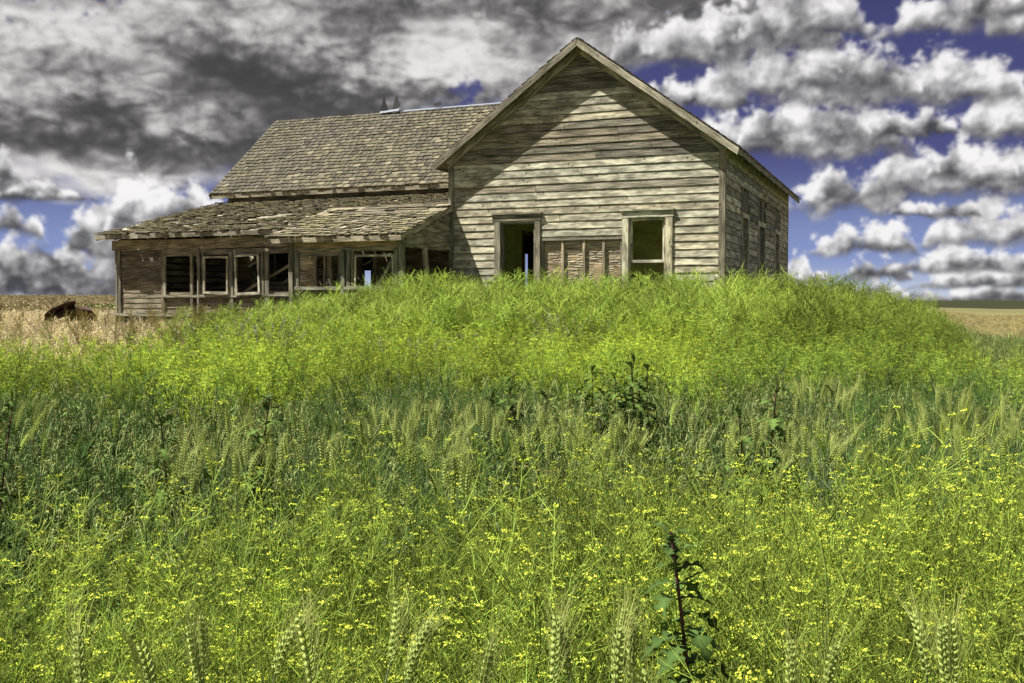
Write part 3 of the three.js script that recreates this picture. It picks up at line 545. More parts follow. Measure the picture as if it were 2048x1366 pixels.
// bare planks where the two roofs meet
for (let i = 0; i < 7; i++) { const b = -0.55 + i * 0.2, a0 = rr(-8.3, -7.6), a1 = rr(-6.2, -5.85), h = porchH(Math.min(b, PT)) - Math.max(0, b - PT) * 0.05 + 0.045; part('roof_plank', board(L(a0, b, h), L(a1, b + rr(-0.05, 0.05), h + rr(-0.01, 0.02)), BACK, UP, 0.16, 0.02, 0.02, { segs: 2, wob: 0.004, tone: wood(0.75) }), M.bare, porchRoof); }

// ---------------------------------------------------------------- shingles
const shingleGeos = [];
for (let v = 0; v < 5; v++) {
  const Ln = 0.3, cut = rr(-0.012, 0.012), pos = [], uv = [], ou = rr(0, 1), ov = rr(0, 1);
  const P = [[-0.5, 0, 0], [0.5, cut, 0], [0.5, Ln, 0], [-0.5, Ln, 0], [-0.5, 0, 0.021], [0.5, cut, 0.018], [0.5, Ln, 0.003], [-0.5, Ln, 0.003]];
  for (const [a, b, c, d] of [[4, 5, 6, 7], [0, 3, 2, 1], [0, 1, 5, 4], [1, 2, 6, 5], [3, 0, 4, 7]]) for (const k of [a, b, c, a, c, d]) { pos.push(...P[k]); uv.push(P[k][1] / 2.4 + ou, P[k][0] * 0.16 / 0.6 + ov + P[k][2]); }
  shingleGeos.push(geo(pos, uv, [1, 1, 1]));
}
const shingles = [];   // { m: matrix in house axes, g, tone, parent, size }
const camLocal = V(0, EYE, 0).sub(house.position).applyAxisAngle(UP, -YAW);
function shingleField(parent, O, u, v, width, length, opt) {
  const { exposure = 0.165, keep = () => true, tone, rough = 1, front = true } = opt;
  u = u.clone().normalize(); v = v.clone().normalize();
  const n = u.clone().cross(v).normalize(), rows = Math.ceil(length / exposure);
  for (let r = 0; r < rows; r++) for (let x = rr(-0.008, 0.008); x < width - 0.03;) {
    const w = Math.min(x < 0.02 ? rr(0.06, 0.2) : rr(0.1, 0.24), width - x + 0.008), y = r * exposure + rr(-0.022, 0.022) * rough, sy = Math.min(1, (length - y + 0.02) / 0.3);
    const c = O.clone().addScaledVector(u, x + w / 2).addScaledVector(v, y);
    if (sy > 0.2 && keep(c, x, y) && R() > 0.012 * rough * (rough > 2.3 ? 2 : 1)) {
      const tilt = 0.066 + rr(0, 0.035) * rough, rot = rr(-0.03, 0.03) * rough;
      const vv = v.clone().multiplyScalar(Math.cos(tilt)).addScaledVector(n, -Math.sin(tilt)), uu = u.clone().applyAxisAngle(n, rot);
      const nn = uu.clone().cross(vv).normalize(), v2 = nn.clone().cross(uu).normalize();
      const m = new THREE.Matrix4().makeBasis(uu.multiplyScalar(w - rr(0.008, 0.022)), v2.multiplyScalar(sy), nn).setPosition(c.addScaledVector(n, 0.018 + rr(0, 0.006) * rough));
      const t = tone(x, y), d = camLocal.distanceTo(c);
      shingles.push({ m, g: Math.floor(R() * 5), tone: t, parent, size: front ? w * exposure * Math.max(0.05, nn.dot(camLocal.clone().sub(c).normalize())) / (d * d) : 0 });
    }
    x += w;
  }
}
const gs = (lo, hi, mossy) => (x, y) => { const k = rr(lo, hi) * (R() < 0.18 ? 0.6 : 1), m = noise(x * 0.9 + 3, y * 0.9) * 0.12 + (R() < mossy ? 0.12 : 0), p = R() < 0.05 ? 1.35 : 1; return new THREE.Color(k * (0.98 + m * 0.3) * p, k * (0.95 + m * 0.4) * p, k * (0.78 - m * 0.6) * p); };
const roofs = house.children.filter((o) => /^roof/.test(o.name));
{
  const eb = WR - (WR - WB0 + 0.36) - 0.03, s1 = V(0, wslope, -1).normalize();
  shingleField(roofs[2], L(WA - 0.34, eb, wingH(eb) + 0.045), RIGHT, s1, 9.0, Math.hypot(WR - eb, WTOP - wingH(eb)) + 0.02, { tone: gs(0.22, 0.44, 0.2), keep: (c, x) => { const a = c.x; return c.y - BASE > mainTop(a) - 0.15 || a < -5.9; } });
  const e2 = WR + (WR - WB0 + 0.36) + 0.03;
  shingleField(roofs[3], L(-5.0, e2, wingH(e2) + 0.045), LEFT, V(0, wslope, 1), 9.2, Math.hypot(e2 - WR, (e2 - WR) * wslope), { tone: gs(0.34, 0.58, 0.2), front: false });
  shingleField(leanRoof, L(-14.14, LE - 0.04, LH0 + 0.02), RIGHT, V(0, lslope, -1), 8.36, 4.66, { tone: gs(0.46, 0.95, 0.5), rough: 2.6, keep: (c, x, y) => { const hole = noise(x * 0.8 + 1.7, y * 2.6 + 4) + noise(x * 2.3, y * 5) * 0.5; const mid = y > 0.5 && y < 2.2 && x < 6.5 && hole > 0.3; return !mid && !(c.x > -8.3 && -c.z < PT - 0.1); } });
  shingleField(porchRoof, L(-8.76, PE - 0.04, PH0 + 0.02), RIGHT, V(0, pslope, -1), 3.12, 2.45, { tone: gs(0.55, 1.0, 0.55), rough: 2, keep: (c, x, y) => !(y > 1.7 && noise(x * 1.4, y * 3) > -0.35) });
  for (const s of [-1, 1]) {
    const end = MID + s * (HALF + SIDE + 0.03), v = V(-s, slope, 0), u = s < 0 ? BACK : FRONT;
    shingleField(roofs[s < 0 ? 0 : 1], s < 0 ? L(end, 10.3, roofH(end) + 0.05) : L(end, -OVER - 0.012, roofH(end) + 0.05), s < 0 ? FRONT : BACK, v, 10.312 + OVER, Math.hypot(HALF + SIDE + 0.03, (HALF + SIDE + 0.03) * slope), { tone: gs(0.3, 0.5, 0.25), rough: 1.3, front: false, keep: (c) => !(s < 0 && c.z < -1.0 && c.z > -2.85 && c.x > MID - 1.55 && c.x < MID - 0.2) });  // keep() leaves the added opening in the left slope unshingled
  }
}
shingles.sort((a, b) => b.size - a.size);
const shingleTones = [0.8, 0.95, 1.1, 1.3].map((k) => std({ map: bareTex, bumpMap: bumpTex, bumpScale: 0.004, color: new THREE.Color(k * 0.5, k * 0.485, k * 0.36), vertexColors: true }));
const q4 = new THREE.Quaternion(), p4 = V(0, 0, 0), s4 = V(0, 0, 0);
shingles.slice(0, 300).forEach((s) => {
  const m = shadows(new THREE.Mesh(shingleGeos[s.g], shingleTones[Math.max(0, Math.min(3, Math.floor((s.tone.r - 0.35) / 0.12)))]));
  m.name = numbered('shingle'); s.m.decompose(m.position, m.quaternion, m.scale); s.parent.add(m);
});
{ // the rest as one part
  const rest = shingles.slice(300), groups = new THREE.InstancedMesh(shingleGeos[0], M.shingle, rest.length);
  rest.forEach((s, i) => { groups.setMatrixAt(i, s.m); groups.setColorAt(i, s.tone); });
  groups.name = numbered('shingle_field'); groups.userData.kind = 'stuff'; shadows(groups); house.add(groups);
}
// ridge metal and torn flashing
{
  part('ridge_cap', [-1, 1].map((s) => board(L(-10.0, WR, WTOP + 0.085), L(-4.0, WR, WTOP + 0.1), V(0, -wslope, s), V(0, 1, s * 0.8), 0.07, 0.004, 0.004)), M.zinc);
  const fl = part('torn_flashing', [board(L(-10.62, WR - 0.15, WTOP + 0.03), L(-10.02, WR - 0.15, WTOP + 0.06), V(0, 1, -1.1), FRONT, 0.1, 0.006, 0.006)], M.zinc);
  part('flashing_flap', board(L(-10.62, WR - 0.1, WTOP + 0.1), L(-10.38, WR - 0.1, WTOP + 0.12), V(0.25, 1, 0.1), FRONT, 0.36, 0.006, 0.004, { skewA: 0.16, skewB: -0.06 }), M.tin, fl);
  part('flashing_flap', board(L(-10.25, WR - 0.08, WTOP + 0.08), L(-10.0, WR - 0.08, WTOP + 0.2), V(0.1, 1, 0), FRONT, 0.3, 0.006, 0.004, { skewA: 0.24, skewB: 0.04 }), M.tin, fl);
  part('flashing_flap', board(L(-8.95, WR - 0.05, WTOP + 0.1), L(-8.75, WR - 0.05, WTOP + 0.14), V(-0.1, 1, 0), FRONT, 0.09, 0.005, 0.004), M.tin, fl);
}

// ---------------------------------------------------------------- terrain: height of the ground above the eye at X (right), Z (away)
function pw(x, t) { if (x <= t[0][0]) return t[0][1]; for (let i = 1; i < t.length; i++) if (x <= t[i][0]) { const [a, b] = t[i - 1], [c, d] = t[i], s = (x - a) / (c - a); return lerp(b, d, s * s * (3 - 2 * s) * 0.5 + s * 0.5); } return t[t.length - 1][1]; }
const T_MOUND = [[5, -1.5], [8, -1.46], [11, -1.3], [14, -1.02], [17, -0.78], [20, -0.72], [34, -0.75], [60, -1.2], [150, -0.9], [230, -1.5], [400, -8], [3000, -40]];
const T_LEFT = [[5, -1.5], [9, -1.42], [13, -1.22], [17, -1.0], [21, -0.76], [26, -0.72], [45, -0.75], [90, -0.45], [165, 0.38], [230, -0.6], [400, -8], [3000, -40]];
const T_RIGHT = [[5, -1.5], [17, -1.5], [30, -1.62], [60, -1.85], [150, -2.0], [235, -1.95], [330, -4], [3000, -60]];
function ground(X, Z) {
  const D = Math.hypot(X, Z), r = Z > 0.05 ? clamp(X / Z, -1.2, 1.2) : (X < 0 ? -1.2 : 1.2);
  const m = smooth(-0.36, -0.08, r) * (1 - smooth(0.375, 0.49, r)), d = Z > 0 ? lerp(D, Z, 0.8) : D;
  const side = r < 0.1 ? pw(d, T_LEFT) : pw(d, T_RIGHT);
  const far = smooth(3, 14, D) * 0.05;
  return lerp(side, pw(d, T_MOUND), m) * (Z > 0 ? 1 : 1) + noise(X * 0.35, Z * 0.35) * far + noise(X * 1.1, Z * 1.1) * 0.025 + noise(X * 0.03, Z * 0.03) * smooth(60, 200, D) * 0.25;
}
{
  const rings = 190, spokes = 420, pos = [], col = [], uv = [], idx = [];
  for (let i = 0; i <= rings; i++) {
    const rad = 0.25 * Math.pow(3200 / 0.25, i / rings);
    for (let j = 0; j <= spokes; j++) {
      const an = (j / spokes) * Math.PI * 2, X = Math.sin(an) * rad, Z = Math.cos(an) * rad, r = Z > 0 ? X / Z : X < 0 ? -2 : 2;
      pos.push(X, ground(X, Z) + EYE, -Z); uv.push(X / 3, Z / 3);
      const n = noise(X * 0.2, Z * 0.2) * 0.5 + noise(X * 0.05, Z * 0.05) * 0.5;
      let c = [0.045, 0.045, 0.022];
      const tan = [0.45, 0.38, 0.22], brown = [0.33 + n * 0.06, 0.27 + n * 0.045, 0.14], gold = [0.3 + n * 0.1, 0.28 + n * 0.08, 0.1], olive = [0.2, 0.2, 0.07];
      const mix = (a, b, t) => a.map((v, k) => lerp(v, b[k], clamp(t)));
      if (r < 0.12) { c = mix(c, tan, smooth(9.5, 13, rad + n * 3) * smooth(-0.3, -0.42, r + n * 0.05)); c = mix(c, brown, smooth(34, 46, rad + n * 6)); }
      else { c = mix(c, gold, smooth(24, 34, rad + n * 5)); c = mix(c, olive, smooth(150, 185, rad + n * 20)); const streak = smooth(0.1, 0.5, noise(X * 0.02 + 5, Z * 0.11)); if (rad > 40 && rad < 160) c = mix(c, [0.25, 0.22, 0.08], streak * 0.6); }
      col.push(...c);
    }
  }
  for (let i = 0; i < rings; i++) for (let j = 0; j < spokes; j++) { const a = i * (spokes + 1) + j, b = a + spokes + 1; idx.push(a, b, a + 1, a + 1, b, b + 1); }
  const g = new THREE.BufferGeometry();
  g.setAttribute('position', new THREE.Float32BufferAttribute(pos, 3)); g.setAttribute('uv', new THREE.Float32BufferAttribute(uv, 2)); g.setAttribute('color', new THREE.Float32BufferAttribute(col, 3));
  g.setIndex(idx); g.computeVertexNormals();
  const m = shadows(new THREE.Mesh(g, std({ map: soilTex, bumpMap: soilTex, bumpScale: 0.03, vertexColors: true, roughness: 1 })));
  m.name = 'ground'; m.userData.kind = 'structure'; m.userData.label = 'rolling farm field with a low rise under the house'; scene.add(m);
}

// ---------------------------------------------------------------- plants
class Veg {
  constructor() { this.p = []; this.n = []; this.c = []; this.i = []; }
  get k() { return this.p.length / 3; }
  tube(pts, r0, r1, c, sides = 3) {
    const base = this.k; let ref = V(0.31, 0.2, 0.93);
    for (let i = 0; i < pts.length; i++) {
      const d = pts[Math.min(i + 1, pts.length - 1)].clone().sub(pts[Math.max(0, i - 1)]).normalize();
      const u = ref.clone().addScaledVector(d, -ref.dot(d)).normalize(), w = d.clone().cross(u), r = lerp(r0, r1, i / (pts.length - 1));
      for (let s = 0; s < sides; s++) { const a = (s / sides) * Math.PI * 2, x = u.clone().multiplyScalar(Math.cos(a)).addScaledVector(w, Math.sin(a)); this.n.push(x.x, x.y, x.z); this.p.push(pts[i].x + x.x * r, pts[i].y + x.y * r, pts[i].z + x.z * r); this.c.push(...c); }
    }
    for (let i = 0; i < pts.length - 1; i++) for (let s = 0; s < sides; s++) { const a = base + i * sides + s, b = base + i * sides + (s + 1) % sides; this.i.push(a, b, a + sides, b, b + sides, a + sides); }
  }
  ribbon(pts, side, w, c, fold = 0) {   // w(t) is the half width; a fold lifts the two edges
    const base = this.k;
    for (let i = 0; i < pts.length; i++) {
      const d = pts[Math.min(i + 1, pts.length - 1)].clone().sub(pts[Math.max(0, i - 1)]).normalize(), t = i / (pts.length - 1);
      const u = side.clone().addScaledVector(d, -side.dot(d)).normalize(), n = u.clone().cross(d).normalize(), h = w(t);
      for (const s of [-1, 0, 1]) { const q = pts[i].clone().addScaledVector(u, s * h).addScaledVector(n, Math.abs(s) * h * fold); const m = n.clone().addScaledVector(u, -s * fold).normalize(); this.p.push(q.x, q.y, q.z); this.n.push(m.x, m.y, m.z); this.c.push(...(Array.isArray(c[0]) ? c[s === 0 ? 1 : 0] : c)); }
    }
    for (let i = 0; i < pts.length - 1; i++) for (let s = 0; s < 2; s++) { const a = base + i * 3 + s; this.i.push(a, a + 1, a + 3, a + 1, a + 4, a + 3); }
  }
  petal(o, d, u, l, w, c) {
    const b = this.k, n = d.clone().cross(u).normalize();
    for (const [x, y] of [[0, 0], [0.6, -1], [1, 0], [0.6, 1]]) { this.p.push(o.x + d.x * l * x + u.x * w * y, o.y + d.y * l * x + u.y * w * y, o.z + d.z * l * x + u.z * w * y); this.n.push(n.x, n.y, n.z); this.c.push(...c); }
    this.i.push(b, b + 1, b + 2, b, b + 2, b + 3);
  }
  bud(o, d, l, w, c) {                  // a small spindle
    const b = this.k, u = V(d.y, d.z, -d.x).cross(d).normalize(), v = d.clone().cross(u);
    const put = (x, n) => { this.p.push(x.x, x.y, x.z); this.n.push(n.x, n.y, n.z); this.c.push(...c); };
    put(o, d.clone().negate());
    for (let s = 0; s < 4; s++) { const a = s * Math.PI / 2, n = u.clone().multiplyScalar(Math.cos(a)).addScaledVector(v, Math.sin(a)); put(o.clone().addScaledVector(d, l * 0.4).addScaledVector(n, w), n); }
    put(o.clone().addScaledVector(d, l), d);
    for (let s = 0; s < 4; s++) { const q = (s + 1) % 4; this.i.push(b, b + 1 + q, b + 1 + s, b + 5, b + 1 + s, b + 1 + q); }
  }
  build() {
    const g = new THREE.BufferGeometry();
    g.setAttribute('position', new THREE.Float32BufferAttribute(this.p, 3)); g.setAttribute('normal', new THREE.Float32BufferAttribute(this.n, 3)); g.setAttribute('color', new THREE.Float32BufferAttribute(this.c, 3));
    g.setAttribute('uv', new THREE.Float32BufferAttribute(new Float32Array(this.k * 2), 2)); g.setIndex(this.i); return g;
  }
}
const rdir = (y0, y1) => { const a = rr(0, Math.PI * 2), y = rr(y0, y1), s = Math.sqrt(1 - y * y); return V(Math.cos(a) * s, y, Math.sin(a) * s); };
function arc(o, d, len, n, bend, up = 0) { const pts = [o.clone()], q = d.clone(), side = rdir(-0.4, 0.4); for (let i = 0; i < n; i++) { q.addScaledVector(side, bend / n).add(V(0, up / n, 0)).normalize(); pts.push(pts[i].clone().addScaledVector(q, len / n)); } pts.dir = q; return pts; }
const mul = (c, k) => c.map((v) => v * k);
const vegMat = (trans = 0.35) => new THREE.MeshPhysicalMaterial({ vertexColors: true, roughness: 0.75, transmission: trans, thickness: 0, ior: 1.3, specularIntensity: 0.5, side: THREE.DoubleSide });
const VM = vegMat(0.12), VL = vegMat(0.2), VD = vegMat(0.1); VD.specularIntensity = 0.15;

// many-branched mustard: thin stems, long spreading pods, small yellow heads
function mustard(o) {
  const { H, branches, pods, podLen, thick, flower, fsize, stem, podc, yellow, spread, curl } = o, g = new Veg();
  const lean = rdir(-0.1, 0.1).multiplyScalar(0.16), root = arc(V(0, 0, 0), V(lean.x, 1, lean.z).normalize(), H * 0.9, 6, 0.3);
  g.tube(root, thick * 1.8, thick, mul(stem, rr(0.7, 1)));
  const head = (q, big) => { const n = Math.round(flower * rr(0.6, 1.3) * (big ? 1 : 0.6)); for (let i = 0; i < n; i++) { const c = q.clone().add(rdir(-0.15, 0.45).multiplyScalar(fsize * rr(0.3, 3) * (big ? 1 : 0.6))); const y = mul(yellow, rr(0.7, 1.15)); for (let k = 0; k < 3; k++) { const e = rdir(-0.1, 0.9), u = e.clone().cross(rdir(-1, 1)).normalize(); g.petal(c, e, u, fsize * 0.62, fsize * 0.26, y); } } };
  const limb = (o2, d2, len, depth) => {
    const pts = arc(o2, d2, len, 5, rr(0.3, 1.0) * curl, 0.5);
    g.tube(pts, thick * (depth ? 0.75 : 1), thick * 0.55, mul(stem, rr(0.5, 1.25)));
    const np = Math.round(pods * rr(0.6, 1.3) * (depth ? 0.7 : 1));
    for (let i = 0; i < np; i++) { const t = rr(0.25, 0.95) * 5, k = Math.min(4, Math.floor(t)), p = pts[k].clone().lerp(pts[k + 1], t - k), e = rdir(-0.25, 0.75).addScaledVector(pts.dir, 0.5).normalize(); g.tube(arc(p, e, podLen * rr(0.55, 1.25), 3, rr(0.2, 1.1) * curl, 0.45), thick * 0.6, thick * 0.35, mul(podc, rr(0.4, 1.35))); }
    if (flower) head(pts[5], !depth);
    if (!depth) for (let i = 0; i < 2; i++) { const k = 1 + Math.floor(R() * 3); limb(pts[k], pts.dir.clone().add(rdir(-0.2, 0.7).multiplyScalar(0.9)).normalize(), len * rr(0.4, 0.75), 1); }
  };
  for (let i = 0; i < branches; i++) { const t = lerp(1.2, 5.6, (i + R() * 0.6) / branches), k = Math.min(5, Math.floor(t)), p = root[k].clone().lerp(root[k + 1], t - k); limb(p, V(0, 1, 0).addScaledVector(rdir(-0.2, 0.2), spread * rr(0.6, 1.3)).normalize(), H * rr(0.22, 0.42), 0); }
  if (flower) head(root[6], true);
  return g.build();
}
function fiddleneck(H) {
  const g = new Veg(), green = [0.12, 0.2, 0.045], hair = [0.32, 0.38, 0.14];
  for (let s = 0; s < 3; s++) {
    const st = arc(V(rr(-0.03, 0.03), 0, rr(-0.03, 0.03)), rdir(0.86, 1), H * rr(0.75, 1), 6, 0.3, 0.3); g.tube(st, 0.0035, 0.002, mul(green, rr(0.8, 1.2)));
    for (let i = 0; i < 10; i++) { const k = Math.floor(R() * 5), p = st[k].clone().lerp(st[k + 1], R()), e = rdir(-0.1, 0.7); g.ribbon(arc(p, e, rr(0.04, 0.09), 4, 0.5, -0.4), e.clone().cross(UP).normalize(), (t) => 0.006 * Math.sin(Math.PI * (0.15 + 0.8 * t)), mul(green, rr(0.7, 1.4)), 0.3); }
    for (let b = 0; b < 3; b++) {
      const k = 3 + Math.floor(R() * 3), a = rr(0, 6.28), ax = V(Math.cos(a), 0, Math.sin(a)), pts = [], L0 = rr(0.05, 0.11), rad = rr(0.011, 0.017), o = st[k];
      for (let i = 0; i <= 4; i++) pts.push(o.clone().addScaledVector(UP, L0 * i / 4).addScaledVector(ax, L0 * 0.35 * (i / 4) ** 1.5));
      const c = pts[4].clone().addScaledVector(ax, rad);
      for (let i = 1; i <= 7; i++) { const w = Math.PI - i * 0.62, rd = rad * (1 - i * 0.07); pts.push(c.clone().addScaledVector(ax, Math.cos(w) * rd).addScaledVector(UP, Math.sin(w) * rd)); }
      g.tube(pts, 0.004, 0.003, mul(hair, rr(0.7, 1.2)));
      for (let i = 0; i < 14; i++) { const q = pts[3 + Math.floor(R() * 8)]; const e = rdir(-0.3, 1); g.petal(q, e, e.clone().cross(rdir(-1, 1)).normalize(), 0.012, 0.0022, mul(hair, rr(0.8, 1.4))); }
      if (R() < 0.5) for (let i = 0; i < 3; i++) { const e = rdir(0, 1); g.petal(pts[6], e, e.clone().cross(rdir(-1, 1)).normalize(), 0.008, 0.004, [0.6, 0.38, 0.03]); }
    }
  }
  return g.build();
}
function grassClump(n, H, w, c, droop) { const g = new Veg(); for (let i = 0; i < n; i++) { const o = V(rr(-0.07, 0.07), 0, rr(-0.07, 0.07)), d = rdir(0.75, 1), pts = arc(o, d, H * rr(0.55, 1.1), 5, rr(0.2, 0.7), -droop * R()); g.ribbon(pts, rdir(-0.3, 0.3), (t) => w * (1 - t * 0.85), mul(c, rr(0.6, 1.35)), 0.2); } return g.build(); }
function dryGrass(n, H, c) { const g = new Veg(); for (let i = 0; i < n; i++) { const o = V(rr(-0.12, 0.12), 0, rr(-0.12, 0.12)), pts = arc(o, rdir(0.8, 1), H * rr(0.6, 1.1), 4, rr(0.2, 0.8), -0.2), k = mul(c, rr(0.65, 1.3)); g.tube(pts, 0.0035, 0.002, k); for (let j = 0; j < 9; j++) { const e = rdir(0, 0.9); g.petal(pts[4].clone().addScaledVector(pts.dir, -0.015 * j), e, e.clone().cross(rdir(-1, 1)).normalize(), 0.03, 0.006, mul(k, rr(0.8, 1.3))); } } return g.build(); }
function brush(H, c) { const g = new Veg(); for (let i = 0; i < 26; i++) { const d = rdir(0.1, 1), pts = arc(V(0, 0, 0), d, H * rr(0.5, 1), 3, 0.5, 0.2); g.tube(pts, 0.02, 0.008, mul(c, 0.7)); for (let j = 0; j < 5; j++) { const e = rdir(-0.2, 1); g.petal(pts[1 + (j % 3)], e, e.clone().cross(rdir(-1, 1)).normalize(), H * 0.25, H * 0.07, mul(c, rr(0.6, 1.5))); } } return g.build(); }

const cosY = Math.cos(YAW), sinY = Math.sin(YAW);
function inHouse(X, Z, pad = 0.05) {
  const dx = X - 4, dz = Z - 19, a = dx * 0.92718 - dz * 0.37461, b = dx * 0.37461 + dz * 0.92718;
  return (a > -5.75 - pad && a < 0.05 + pad && b > -pad && b < 10.1 + pad) || (a > -13.9 - pad && a <= -5.7 && b > -1.03 - pad && b < 8.6 + pad) || (a > -8.35 - pad && a < -5.7 + pad && b > -2.03 - pad && b < 0.1);
}
const dummy = new THREE.Object3D();
// scatter copies of a few prototypes over the wedge of ground Z0..Z1, X/Z from r0 to r1
function scatter(name, label, category, geos, mat, count, Z0, Z1, r0, r1, o = {}) {
  const { density = () => 1, size = () => rr(0.8, 1.15), color = () => 1, tilt = 0.12 } = o, spots = geos.map(() => []);
  const side = 2.2, mid = (Z0 + Z1) / 2, left = r0 < -0.55 ? side : 0, right = r1 > 0.55 ? side : 0;   // the growth goes on a little past both edges of the frame
  count = Math.round(count * (1 + (left + right) / (mid * (r1 - r0))));
  for (let i = 0; i < count; i++) {
    const Z = Math.sqrt(lerp(Z0 * Z0, Z1 * Z1, R())), X = lerp(r0 * Z - left, r1 * Z + right, R()), r = X / Z;
    if (R() > density(X, Z, r) || inHouse(X, Z)) continue;
    dummy.position.set(X, ground(X, Z) + EYE - 0.015, -Z);
    dummy.rotation.set(rr(-tilt, tilt), rr(0, 6.283), rr(-tilt, tilt));
    const s = size(X, Z, r); dummy.scale.set(s * rr(0.92, 1.08), s, s * rr(0.92, 1.08)); dummy.updateMatrix();
    const k = color(X, Z, r); spots[Math.floor(R() * geos.length)].push([dummy.matrix.clone(), Array.isArray(k) ? k : [k, k, k]]);
  }
  const root = new THREE.Group(); root.name = numbered(name); tag(root, label, category, null, 'stuff'); scene.add(root);
  geos.forEach((g, v) => {
    if (!spots[v].length) return;
    const m = shadows(new THREE.InstancedMesh(g, mat, spots[v].length)), c = new THREE.Color();
    spots[v].forEach(([mx, k], i) => { const j = R() < 0.35 ? rr(0.4, 0.75) : rr(0.85, 1.15); m.setMatrixAt(i, mx); m.setColorAt(i, c.setRGB(k[0] * j * rr(0.94, 1.06), k[1] * j, k[2] * j)); });
    m.name = numbered(name + '_plants'); m.userData.kind = 'stuff'; root.add(m);
  });
  return root;
}
const many = (n, f) => Array.from({ length: n }, (_, i) => f(i));
const N2 = (X, Z, s, o = 0) => noise(X * s + o, Z * s + o * 1.7);

// foreground: flowering weeds
const nearEdge = (r) => 3.15 + r * 0.6 + noise(r * 5, 1.5) * 0.25;
scatter('flowering_weeds', 'tangle of thin green weeds with small yellow flowers across the foreground', 'weeds',
  many(8, () => mustard({ H: 0.95, branches: 10, pods: 10, podLen: 0.075, thick: 0.0014, flower: 12, fsize: 0.007, stem: [0.24, 0.34, 0.05], podc: [0.31, 0.43, 0.06], yellow: [0.7, 0.79, 0.1], spread: 0.8, curl: 1 })), VM,
  1050, 0.75, 4.1, -0.68, 0.68, { density: (X, Z, r) => (Z < nearEdge(r) ? 1 : 0.25 * (1 - smooth(0, 0.7, Z - nearEdge(r)))), size: (X, Z) => rr(0.8, 1.04) * (Z < 1.5 ? 0.92 : 1) * (0.9 + 0.16 * smooth(-0.35, 0.35, N2(X, Z, 1.3, 51))), color: (X, Z) => { const k = 0.72 + 0.42 * smooth(-0.35, 0.3, N2(X, Z, 1.6, 61)); return [k, k, k]; } });
// middle distance: wheat in a loose stand, fiddlenecks, green undergrowth
const wheatDens = (X, Z, r) => smooth(-0.25, 0.35, N2(X, Z, 0.9, 3) + 0.1);
function wheat(o) {
  const { H, bend, full } = o, st = new Veg(), ear = new Veg(), aw = new Veg(), lf = [];
  const a = rr(0, 6.28), stalk = arc(V(0, 0, 0), V(Math.cos(a) * 0.06, 1, Math.sin(a) * 0.06).normalize(), H - 0.11, 6, 0.08), blue = [0.15, 0.21, 0.1];
  st.tube(stalk, 0.0022, 0.0015, blue, 4);
  const ax = arc(stalk[6], stalk.dir, 0.11, 9, bend, bend * -0.4), side = V(Math.sin(a), 0, -Math.cos(a)), gc = [0.32, 0.4, 0.1];
  ear.tube(ax, 0.0015, 0.001, gc);
  const nodes = 18;
  for (let i = 0; i < nodes; i++) {
    const t = (i / nodes) * 8.6, k = Math.floor(t), p = ax[k].clone().lerp(ax[k + 1], t - k), d = ax[k + 1].clone().sub(ax[k]).normalize(), s = i % 2 ? 1 : -1, sz = 0.65 + 0.5 * Math.sin(Math.PI * (0.12 + 0.8 * i / nodes));
    for (const f of [-1, 0, 1]) {
      const u = side.clone().cross(d), e = d.clone().addScaledVector(side, s * 0.5).addScaledVector(u, f * 0.45).normalize(), q = p.clone().addScaledVector(side, s * 0.0018).addScaledVector(u, f * 0.002);
      ear.bud(q, e, 0.0125 * sz, 0.0027 * sz, mul(gc, rr(0.8, 1.2)));
      if (f === 0 || (full && i % 2 === 0)) { const w = d.clone().addScaledVector(side, s * rr(0.1, 0.4)).addScaledVector(u, f * 0.2 + rr(-0.12, 0.12)).normalize(); aw.tube(arc(q.clone().addScaledVector(e, 0.01), w, rr(0.045, 0.075), 3, 0.15), 0.0005, 0.00025, mul([0.42, 0.46, 0.13], rr(0.8, 1.15))); }
    }
  }
  for (let i = 0; i < 3; i++) { const l = new Veg(), k = 1 + i + Math.floor(R() * 2), e = rdir(0.3, 0.8); l.ribbon(arc(stalk[k], e, rr(0.14, 0.24), 7, 0.5, -1.3 * R()), e.clone().cross(UP).normalize(), (t) => 0.0055 * Math.min(1, (1 - t) * 2.2 + 0.06), mul([0.12, 0.17, 0.1], rr(0.8, 1.25)), 0.25); lf.push(l.build()); }
  return { stalk: st.build(), ear: ear.build(), awns: aw.build(), leaf: lf };
}
const wheats = many(5, (i) => wheat({ H: 1.1, bend: [0.25, 0.5, 0.15, 0.8, 0.4][i], full: true }));
const wheatOne = wheats.map((w) => mergeGeometries([w.stalk, w.ear, w.awns, ...w.leaf]));
scatter('wheat_stand', 'loose stand of green bearded wheat in the middle of the field', 'wheat', wheatOne, VL, 1000, 3.0, 7, -0.62, 0.62, { density: (X, Z, r) => wheatDens(X, Z, r) * (Z > nearEdge(r) - 0.2 ? 1 : 0.2) * (1 - smooth(4.1, 5.5, Z) * 0.96), size: (X, Z) => rr(0.8, 0.98) * (1 - smooth(4, 6.5, Z) * 0.15), tilt: 0.2, color: () => { const k = rr(0.6, 1.25); return [0.92 * k, k, 0.75 * k]; } });
scatter('fiddleneck_weeds', 'grey green weeds with curled heads behind the wheat', 'weeds', many(6, () => fiddleneck(0.82)), VM, 2800, 3.4, 10.5, -0.62, 0.62, { density: (X, Z, r) => (0.45 + 0.55 * smooth(-0.3, 0.3, N2(X, Z, 0.7, 8))) * smooth(3.2, 4.6, Z) * (1 - smooth(8.3, 10.2, Z + N2(X, Z, 0.5) * 1.2)), size: () => rr(0.8, 1.08) });
